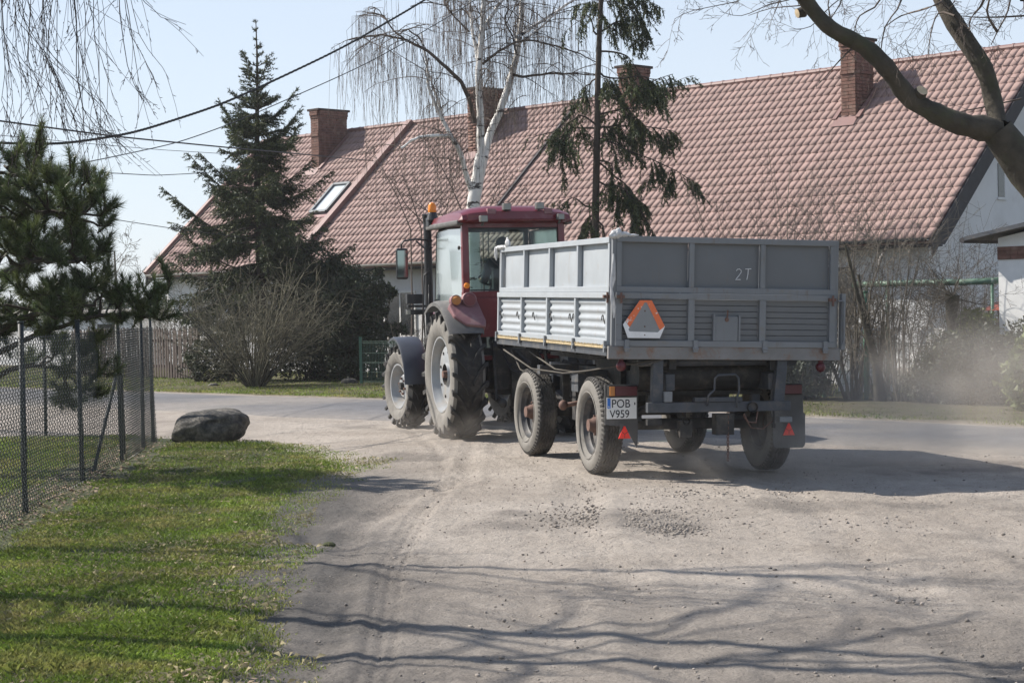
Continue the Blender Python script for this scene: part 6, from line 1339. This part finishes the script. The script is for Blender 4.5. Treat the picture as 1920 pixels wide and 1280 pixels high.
rag('plastic_sack', (.06, -.02, ZB + 1.045), [(0, 0, 0, (.06, .05, .045)), (.07, -.01, -.005, (.06, .04, .025)), (.15, -.01, -.015, (.06, .03, .014)), (-.03, 0, -.015, (.045, .04, .03)), (.02, 0, .03, (.025, .025, .03))], M_cloth, 'white plastic sack knotted over the near rear corner of the trailer')
mb = MB(); seq = [(.0, .0, 0, .012), (-.012, 0, -.10, .035), (-.03, 0, -.24, .05), (-.036, 0, -.30, .035), (-.03, 0, -.33, .02), (-.035, 0, -.42, .045), (-.02, 0, -.50, .04), (-.005, 0, -.60, .01)]; V = []
for i, (x, y, z, wd_) in enumerate(seq): V += [(x, -.0, z), (x + wd_ * .5, -.022 - .008 * math.sin(i * 1.7), z), (x + wd_, -.004, z)]
Fs = []; 
for i in range(len(seq) - 1):
    for j in range(2): Fs.append((3 * i + j, 3 * i + j + 1, 3 * i + 4 + j, 3 * i + 3 + j))
mb.add(V, Fs); mb.add([(a[0], a[1] + .008, a[2]) for a in V], Fs); o = mb.build('plastic_strip', M_cloth, None, True); o.location = tw_((.015, -.045, ZB + .86)); o.rotation_euler = (0, 0, TH); tag(o, 'long white plastic strip hanging down the near rear corner post', 'strip')
rag('cloth_sack', (.02, LT - .12, ZB + 1.04), [(0, .08, 0, (.05, .10, .03)), (.0, -.08, .0, (.045, .1, .025)), (0, -.26, .035, (.03, .05, .05)), (0, -.24, .075, (.012, .03, .035)), (-.03, .2, -.06, (.02, .03, .08))], M_cloth, 'pale cloth bundle tied over the front corner of the trailer beside the cab')

# ---------------------------------------------------------------- tractor
TH2 = R(17.0); o2 = np.array([-.05, 24.38, gzf(0, 24)])
TR = empty('tractor', o2, (0, 0, TH2), 'maroon farm tractor with a glazed cab and amber beacon pulling the trailer', 'tractor')
G_side = glass('cab_side_glass', (.62, .78, .74), 1.5, .22, .18, (.45, .55, .53)); G_rear = glass('cab_rear_glass', (.58, .70, .66), 1.5, .03, .05, (.3, .35, .33)); G_front = glass('cab_front_glass', (.75, .85, .82), 1.5, .02, .05, (.4, .45, .43))
def T(): return MB()
def tp(name, m_, parent=TR, bevel=.006, **k):
    def f(mb): return mb.build(name, m_, parent, bevel=bevel, **k)
    return f
for sd in (-1, 1):
    wheel(TR, (sd * .735, 0, .825), .825, .43, .50, 't', sd, 0, 'rear_wheel')
    wheel(TR, (sd * .765, 2.52, .585), .585, .30, .33, 't', sd, R(7), 'front_wheel')
# tyre stamp on the near rear sidewall
rw = [o for o in bpy.data.objects if o.name.startswith('rear_wheel')][0]
# cab frame
mb = T(); c0 = .66
for s in (-1, 1):
    mb.bar((s * .66, -.36, 1.28), (s * .645, -.30, 2.76), .085, .08, (0, 1, 0))
mb.box(-.70, .70, -.36, -.29, 1.80, 1.885); mb.box(-.66, .66, -.32, -.26, 2.70, 2.77)
tp('cab_frame', M_red)(mb)
mb = T()
for s in (-1, 1): mb.bar((s * .66, 1.22, .85), (s * .60, 1.05, 2.76), .06, .06, (0, 1, 0)); mb.bar((s * .675, -.28, 1.78), (s * .675, 1.18, 1.06), .03, .05)
mb.box(-.60, .60, 1.02, 1.08, 2.70, 2.77); mb.box(-.64, .64, 1.16, 1.22, 1.42, 1.48)
tp('door_frame', M_black)(mb)
mb = T(); mb.box(-.56, .56, -.40, -.32, 1.30, 1.80); mb.box(-.60, .60, -.30, 1.1, 1.0, 1.06); tp('rear_panel', M_red)(mb)
mb = T(); mb.add([(-.62, -.345, 1.89), (.62, -.345, 1.89), (.615, -.30, 2.70), (-.615, -.30, 2.70)], [(0, 1, 2, 3)]); tp('rear_window', G_rear, bevel=0)(mb)
mb = T(); 
for pq in (((-.62, -.352, 1.90), (.62, -.352, 1.90)), ((-.615, -.308, 2.69), (.615, -.308, 2.69)), ((-.612, -.352, 1.9), (-.605, -.308, 2.69)), ((.612, -.352, 1.9), (.605, -.308, 2.69))): mb.bar(*pq, .02, .02)
tp('window_seal', M_black, bevel=0)(mb)
for s in (-1, 1):
    mb = T(); V = []; 
    for (y, z) in ((-.30, 1.79), (.1, 1.60), (.6, 1.25), (1.16, 1.12), (1.05, 2.70), (.4, 2.72), (-.28, 2.70)):
        u_ = (y + .3) / 1.5; bulge = .035 * math.sin(math.pi * min(1, max(0, u_))); V.append((s * (.675 + bulge - .03 * (z - 1.6)), y, z))
    mb.add(V, [tuple(range(7))]); g = tp('side_window', G_side, bevel=0)(mb)
    mb = T(); mb.tube(V + [V[0]], .010, 6); mb.build('seal', M_black, g, True)
    mb = T(); mb.box(s * .70 - .01, s * .70 + .01, .95, 1.05, 1.75, 1.80); mb.ball((s * .70, -.22, 2.45), (.02, .03, .03), 8, 6); mb.build('hinge', M_black, g)
mb = T(); mb.add([(-.60, 1.18, 1.48), (.60, 1.18, 1.48), (.58, 1.06, 2.70), (-.58, 1.06, 2.70)], [(0, 1, 2, 3)]); tp('windscreen', G_front, bevel=0)(mb)
# roof: shallow tray, visor edge, lamps
mb = T(); prof = [(-.52, 2.80), (-.50, 2.90), (-.42, 2.955), (-.2, 2.985), (.4, 2.99), (.95, 2.95), (1.25, 2.86), (1.28, 2.79), (1.2, 2.76), (-.45, 2.76)]; cols = [(-.76, .0), (-.72, .55), (-.60, .8), (-.35, 1.0), (.35, 1.0), (.60, .8), (.72, .55), (.76, .0)]
V = []; n_ = len(prof)
for x, k in cols:
    for (y, z) in prof: V.append((x, .38 + (y - .38) * (.93 + .07 * k), 2.79 + (z - 2.79) * (k if z > 2.79 else 1)))
Fs = [(i * n_ + j, i * n_ + (j + 1) % n_, (i + 1) * n_ + (j + 1) % n_, (i + 1) * n_ + j) for i in range(len(cols) - 1) for j in range(n_)] + [tuple(range(n_)), tuple((len(cols) - 1) * n_ + j for j in range(n_))[::-1]]
mb.add(V, Fs); rf = mb.build('roof', M_red, TR, auto=True)
MB().box(-.66, .66, -.505, -.46, 2.775, 2.865).build('visor', M_red, rf, bevel=.01)
mb = T(); mb.box(-.775, -.69, -.42, 1.2, 2.735, 2.80); mb.build('gutter_edge', M_plast, rf, bevel=.02); mb = T(); mb.box(.69, .775, -.42, 1.2, 2.735, 2.80); mb.build('gutter_edge', M_plast, rf, bevel=.02)
for x in (-.34, .42): MB().box(x - .055, x + .055, -.515, -.40, 2.865, 2.935).build('vent_block', M_redd, rf, bevel=.008)
def wlamp(x, y, z, s=.052, tilt=0):
    mb = MB(); mb.box(x - s, x + s, y - .06, y + .03, z - s * .85, z + s * .85); mb.bar((x, y, z - s), (x, y + .06, z - s - .03), .03, .03); l_ = mb.build('work_lamp', M_plast, TR, bevel=.012)
    MB().box(x - s * .82, x + s * .82, y - .066, y - .061, z - s * .68, z + s * .68).build('lens', M_lamp, l_)
wlamp(-.14, -.50, 2.955); wlamp(.30, -.50, 2.965); wlamp(-.47, -.56, 2.80, .05); wlamp(.56, -.56, 2.82, .045)
# exhaust, beacon, mirror
mb = T(); mb.tube([(-.70, 1.36, 1.0), (-.70, 1.36, 1.75), (-.71, 1.34, 2.88)], .055, 16); mb.tube([(-.71, 1.34, 2.86), (-.71, 1.33, 2.96)], [.06, .075], 16); tp('exhaust_pipe', M_black, auto=True, bevel=0)(mb)
mb = T(); mb.box(-.78, -.62, 1.0, 1.16, 2.78, 2.90); mb.tube([(-.72, 1.02, 2.86), (-.72, 1.02, 2.97)], [.085, .055], 14); bc = mb.build('beacon', M_black, TR, bevel=.008)
mb = T(); mb.lathe([(0, .055), (.02, .058), (.09, .055), (.125, .035), (.135, 0)], (-.72, 1.02, 2.97), 'z', 20); mb.build('amber_dome', M_ambl, bc, auto=True)
for s in (-1, 1):
    mb = T(); mb.tube([(s * .68, 1.2, 2.60), (s * .9, 1.25, 2.62), (s * 1.06, 1.26, 2.60), (s * 1.10, 1.26, 2.55), (s * 1.10, 1.26, 2.48)], .013, 8); mb.tube([(s * .68, 1.2, 2.50), (s * .78, 1.22, 2.49), (s * .9, 1.25, 2.60)], .011, 8); mr_ = mb.build('mirror', M_black, TR, True)
    mb = T(); mb.box(s * 1.10 - .085, s * 1.10 + .085, 1.21, 1.27, 2.08, 2.50); hs = mb.build('mirror_housing', M_black, mr_, bevel=.03)
    mb = T(); mb.box(s * 1.10 - .07, s * 1.10 + .07, 1.203, 1.2085, 2.11, 2.47); mb.build('mirror_glass', MATS.setdefault('mirror', mat('mirror_silver', (.26, .32, .31), .06, 1.0, var=.0)), mr_, bevel=0)
mb = T(); mb.tube([(-.70, 1.30, 2.20), (-.78, 1.30, 2.13), (-.80, 1.30, 1.7), (-.78, 1.3, 1.1)], .011, 6); mb.tube([(-.72, 1.28, 2.0), (-.74, 1.26, 1.6), (-.70, 1.2, 1.45)], .008, 6); tp('grab_rail', M_black, bevel=0, smooth=True)(mb)
mb = T(); mb.box(-.98, -.70, 1.46, 1.52, 1.70, 1.73); mb.box(-.99, -.76, 1.44, 1.54, 1.75, 1.88); mb.box(-1.0, -.72, 1.45, 1.53, 1.60, 1.67); hl = mb.build('side_lamp_bracket', M_black, TR, bevel=.008); MB().box(-1.0, -.95, 1.425, 1.449, 1.605, 1.665).build('lens', M_lamp, hl)
M_redp = mat('faded_red_lens', (.17, .045, .045), .5, var=.1)
# rear mudguards
for s in (-1, 1):
    mb = T(); a0, a1 = R(58), R(146)
    pr = [(s * 1.0, .885), (s * 1.0, .93), (s * .95, .95), (s * .62, .955), (s * .55, .95), (s * .55, .90)]
    mb.lathe(pr, (0, 0, .825), 'x', 30, a0, a1); g = mb.build('mudguard', M_plast, TR, auto=True)
    mb = T(); P = [(s * .93, -.50, 1.72), (s * .80, -.36, 1.83), (s * .66, -.34, 1.82), (s * .53, -.40, 1.80), (s * .50, -.72, 1.52), (s * .52, -.78, 1.44), (s * .76, -.76, 1.47), (s * .90, -.66, 1.58)]
    Q = [(p[0], p[1] + .12, p[2] - .09) for p in P]; n_ = len(P); mb.add(P + Q, [tuple(range(n_)), tuple(range(2 * n_ - 1, n_ - 1, -1))] + [(i, n_ + i, n_ + (i + 1) % n_, (i + 1) % n_) for i in range(n_)]); pod = mb.build('lamp_pod', M_redd, TR, bevel=.02)
    nrm = Vector((0, -.70, .71)); nrm.normalize()
    for (x, y, z, r, mm) in ((.83, -.47, 1.765, .062, M_ambd), (.655, -.48, 1.775, .082, M_redp)):
        c = Vector((s * x, y, z)) + nrm * .0; mb = T(); q = c + Vector((0, -.045, .012)); mb.tube([tuple(c + Vector((0, .05, 0))), tuple(q)], [r * 1.18, r * 1.12], 24); rg = mb.build('lamp_ring', M_redd, TR, auto=True); mb = T(); mb.tube([tuple(c), tuple(q + Vector((0, -.006, 0))), tuple(q + Vector((0, -.018, 0)))], [r, r * .96, r * .6], 24); mb.build('lens', mm, rg, auto=True)
    mb = T(); mb.tube([(s * .665, -.42, 1.96), (s * .665, -.45, 1.96), (s * .665, -.462, 1.96)], [.038, .036, .02], 16); tp('marker_light', M_ambl, bevel=0, auto=True)(mb)
    # front mudguards
    mb = T(); pr = [(s * .95, .66), (s * .95, .69), (s * .93, .70), (s * .64, .705), (s * .60, .69), (s * .60, .67)]; mb.lathe(pr, (0, 2.52, .585), 'x', 26, R(68), R(176)); g = mb.build('front_mudguard', M_fend, TR, auto=True); MB().box(s * .46 - .03, s * .46 + .15, 2.4, 2.5, .9, 1.22).build('stay', M_dark, g)
# bonnet, engine, gearbox, axles
mb = T(); P = [(.34, .98), (.36, 1.30), (.33, 1.66), (.22, 1.76), (-.22, 1.76), (-.33, 1.66), (-.36, 1.30), (-.34, .98)]; n_ = 8; V = [(x, 1.24, z) for x, z in P] + [(x * .95, 2.7, .98 + (z - .98) * .92) for x, z in P] + [(x * .8, 3.12, .95 + (z - .98) * .72) for x, z in P]
mb.add(V, [tuple(range(8)), tuple(range(23, 15, -1))] + [(r * 8 + i, r * 8 + 8 + i, r * 8 + 8 + (i + 1) % 8, r * 8 + (i + 1) % 8) for r in range(2) for i in range(8)]); tp('bonnet', M_red, bevel=.02)(mb)
mb = T(); mb.box(-.24, .24, 1.1, 2.9, .55, 1.0); mb.box(-.2, .2, -.3, 1.1, .55, 1.0); mb.box(-.3, .3, -.35, .3, .62, 1.15); mb.box(-.38, .38, 2.85, 3.15, .5, .95); tp('engine_block', M_dark)(mb)
mb = T(); mb.tube([(-.62, 0, .825), (.62, 0, .825)], .12, 16); mb.tube([(-.34, 0, .825), (.34, 0, .825)], .19, 16); tp('rear_axle', M_dark, bevel=0, auto=True)(mb)
mb = T(); mb.tube([(-.66, 2.52, .585), (.66, 2.52, .585)], .07, 14); mb.ball((0, 2.52, .55), (.15, .15, .15)); tp('front_axle', M_dark, bevel=0, smooth=True)(mb)
mb = T(); mb.box(-.52, -.34, .45, 1.05, .55, .95); mb.box(-.72, -.5, .95, 1.25, .42, .45); mb.box(-.72, -.5, .95, 1.25, .68, .71); mb.box(-.52, -.50, .95, 1.2, .42, 1.0); mb.box(.34, .52, .45, 1.05, .55, .95); tp('step', M_dark)(mb)
mb = T()
for s in (-1, 1):
    mb.bar((s * .30, -.25, .55), (s * .40, -1.05, .48), .05, .07); mb.tube([(s * .40, -.75, .50), (s * .33, -.42, 1.22)], .022, 8); mb.bar((s * .28, -.3, 1.25), (s * .34, -.55, 1.15), .05, .06); mb.ball((s * .40, -1.05, .48), (.05, .06, .06))
mb.bar((0, -.3, 1.1), (0, -.9, .95), .05, .05); tp('lift_arm', M_dark)(mb)
mb = T(); mb.box(-.06, .06, -.95, -.2, .48, .54); mb.box(-.09, .09, -.42, -.34, .40, .95); tp('hitch', M_dark)(mb)
for s in (-1, 1):
    mb = T(); mb.box(s * .28 - .05, s * .28 + .05, -.44, -.36, 1.15, 1.25); mb.tube([(s * .25, -.42, 1.2), (s * .22, -.8, .9), (s * .1, -1.2, .8), (0, -1.6, .85)], .012, 6); tp('hydraulic_hose', M_black, bevel=0, smooth=True)(mb)
# cab interior
mb = T(); mb.box(-.24, .24, -.05, .42, 1.58, 1.70); mb.box(-.2, .2, 0, .35, 1.06, 1.58); mb.box(-.23, .23, -.16, -.05, 1.66, 2.20); tp('seat', M_seat, bevel=.03)(mb)
mb = T(); pts = [(.19 * math.cos(a), .66 + .15 * math.sin(a), 2.05 + .08 * math.sin(a)) for a in np.linspace(0, 2 * math.pi, 25)]; mb.tube(pts, .014, 6, False); mb.tube([(0, .95, 1.55), (0, .68, 2.04)], .03, 8); mb.bar((-.18, .66, 2.05), (.18, .66, 2.05), .03, .012); tp('steering_wheel', M_black, bevel=0, smooth=True)(mb)
mb = T(); mb.box(-.3, .3, .92, 1.14, 1.0, 1.62); tp('dashboard', M_black, bevel=.03)(mb)
mb = T(); mb.bar((.05, -.365, 1.95), (-.32, -.37, 2.30), .012, .012); mb.box(-.03, .03, -.38, -.35, 1.92, 1.97); tp('rear_wiper', M_black, bevel=0)(mb)

# driver
def skin(name, verts, edges, rad, m_, parent=None, sub=1):
    me = bpy.data.meshes.new(name); me.from_pydata(verts, edges, []); o = link(name, me, parent, m_); md = o.modifiers.new('skin', 'SKIN'); md.use_smooth_shade = True
    if not me.skin_vertices: me.skin_vertices.new()
    for i, r in enumerate(rad): v = me.skin_vertices[0].data[i]; v.radius = (r, r) if not hasattr(r, '__len__') else r; v.use_root = (i == 0)
    s = o.modifiers.new('sub', 'SUBSURF'); s.levels = sub; s.render_levels = sub; return o
dl = TR.matrix_basis.copy()
pw = Matrix.Translation(tuple(o2)) @ Matrix.Rotation(TH2, 4, 'Z')
per = empty('person', pw @ Vector((0, .12, 1.72)), (0, 0, TH2), 'driver in dark jacket and cap seated behind the cab rear window', 'person')
vs = [(0, 0, .06), (0, .0, .28), (0, .02, .46), (0, .03, .60), (-.19, .02, .54), (-.24, .12, .30), (-.15, .42, .33), (.19, .02, .54), (.24, .12, .30), (.15, .42, .33), (-.10, .05, .03), (-.13, .45, .05), (-.13, .55, -.32), (-.13, .66, -.38), (.10, .05, .03), (.13, .45, .05), (.13, .55, -.32), (.13, .66, -.38)]
es = [(0, 1), (1, 2), (2, 3), (2, 4), (4, 5), (5, 6), (2, 7), (7, 8), (8, 9), (0, 10), (10, 11), (11, 12), (12, 13), (0, 14), (14, 15), (15, 16), (16, 17)]
skin('body', vs, es, [(.17, .13), (.17, .12), (.16, .11), .06, .075, .055, .035, .075, .055, .035, .10, .075, .05, .04, .10, .075, .05, .04], M_jacket, per)
hd = MB().ball((0, .05, .76), (.078, .098, .12), 18, 14).ball((0, .05, .64), (.05, .05, .07), 12, 8).ball((0, .15, .745), (.014, .022, .02), 8, 6).ball((-.08, .045, .75), (.012, .02, .03), 8, 6).ball((.08, .045, .75), (.012, .02, .03), 8, 6).build('head', M_skin, per, True)
MB().ball((0, .045, .81), (.086, .104, .075), 16, 10).box(-.06, .06, .13, .21, .79, .80).build('cap', M_jacket, per, True)
for s in (-1, 1):
    hv = [(s * .15, .42, .33), (s * .155, .47, .34)]; he = [(0, 1)]; hr = [.028, .03]
    for k in range(4): b0 = len(hv); hv += [(s * (.135 + .016 * k), .50, .345), (s * (.135 + .016 * k), .53, .335), (s * (.135 + .016 * k), .525, .315)]; he += [(1, b0), (b0, b0 + 1), (b0 + 1, b0 + 2)]; hr += [.009, .008, .007]
    b0 = len(hv); hv += [(s * .12, .48, .335), (s * .11, .505, .32)]; he += [(1, b0), (b0, b0 + 1)]; hr += [.010, .008]
    skin('hand', hv, he, hr, M_skin, per, 1)

# ---------------------------------------------------------------- air: thin haze and the dust thrown up by the wheels
def volume(name, mb, dens, colr, label, aniso=.35, fall=None):
    M = bpy.data.materials.new(name); M.use_nodes = True; n = M.node_tree.nodes; l = M.node_tree.links; n.clear()
    out = n.new('ShaderNodeOutputMaterial'); pv = n.new('ShaderNodeVolumePrincipled'); pv.inputs['Color'].default_value = (*colr, 1); pv.inputs['Anisotropy'].default_value = aniso
    pv.inputs['Density'].default_value = dens; l.new(pv.outputs[0], out.inputs['Volume'])
    if fall:
        tc = n.new('ShaderNodeTexCoord'); ns = n.new('ShaderNodeTexNoise'); ns.inputs['Scale'].default_value = fall; ns.inputs['Detail'].default_value = 3; l.new(tc.outputs['Object'], ns.inputs['Vector'])
        mr = n.new('ShaderNodeMapRange'); mr.inputs[1].default_value = .40; mr.inputs[2].default_value = .68; l.new(ns.outputs['Fac'], mr.inputs[0])
        ln = n.new('ShaderNodeVectorMath'); ln.operation = 'LENGTH'; mp = n.new('ShaderNodeMapping'); mp.vector_type = 'TEXTURE'; mp.inputs['Location'].default_value = (.5, .5, .32); mp.inputs['Scale'].default_value = (.5, .5, .62); l.new(tc.outputs['Generated'], mp.inputs[0]); l.new(mp.outputs[0], ln.inputs[0])
        m2 = n.new('ShaderNodeMapRange'); m2.interpolation_type = 'SMOOTHSTEP'; m2.inputs[1].default_value = 1.0; m2.inputs[2].default_value = .25; l.new(ln.outputs['Value'], m2.inputs[0])
        a = n.new('ShaderNodeMath'); a.operation = 'MULTIPLY'; l.new(mr.outputs[0], a.inputs[0]); l.new(m2.outputs[0], a.inputs[1]); b = n.new('ShaderNodeMath'); b.operation = 'MULTIPLY'; b.inputs[1].default_value = dens; l.new(a.outputs[0], b.inputs[0]); l.new(b.outputs[0], pv.inputs['Density'])
    o = mb.build(name, M); return tag(o, label, None, None, 'stuff')
volume('haze', MB().box(-110, 110, -12, 120, -1.6, 16), .0004, (.95, .96, 1.0), 'thin pale haze in the spring air', .3)
for (x, y, z, rx, ry, rz, dn, lab) in ((4.8, 19.6, .85, 3.1, 2.2, .98, .62, 'brown dust drifting right of the trailer'), (8.0, 26.0, 1.2, 3.8, 4.0, 1.15, .07, 'dust cloud drifting over the road towards the hedge'),
                                       (2.2, 18.0, .3, 1.8, 1.0, .45, .9, 'dust rolling out from under the rear axle'), (-.6, 23.6, .2, 1.6, 1.2, .34, .5, 'dust puffs round the tractor wheels')):
    o = volume('dust', MB().box(-rx, rx, -ry, ry, -rz, rz), dn, (.80, .74, .67), lab, .3, 1.1 if rx > 2 else 2.6); o.location = (x, y, z)
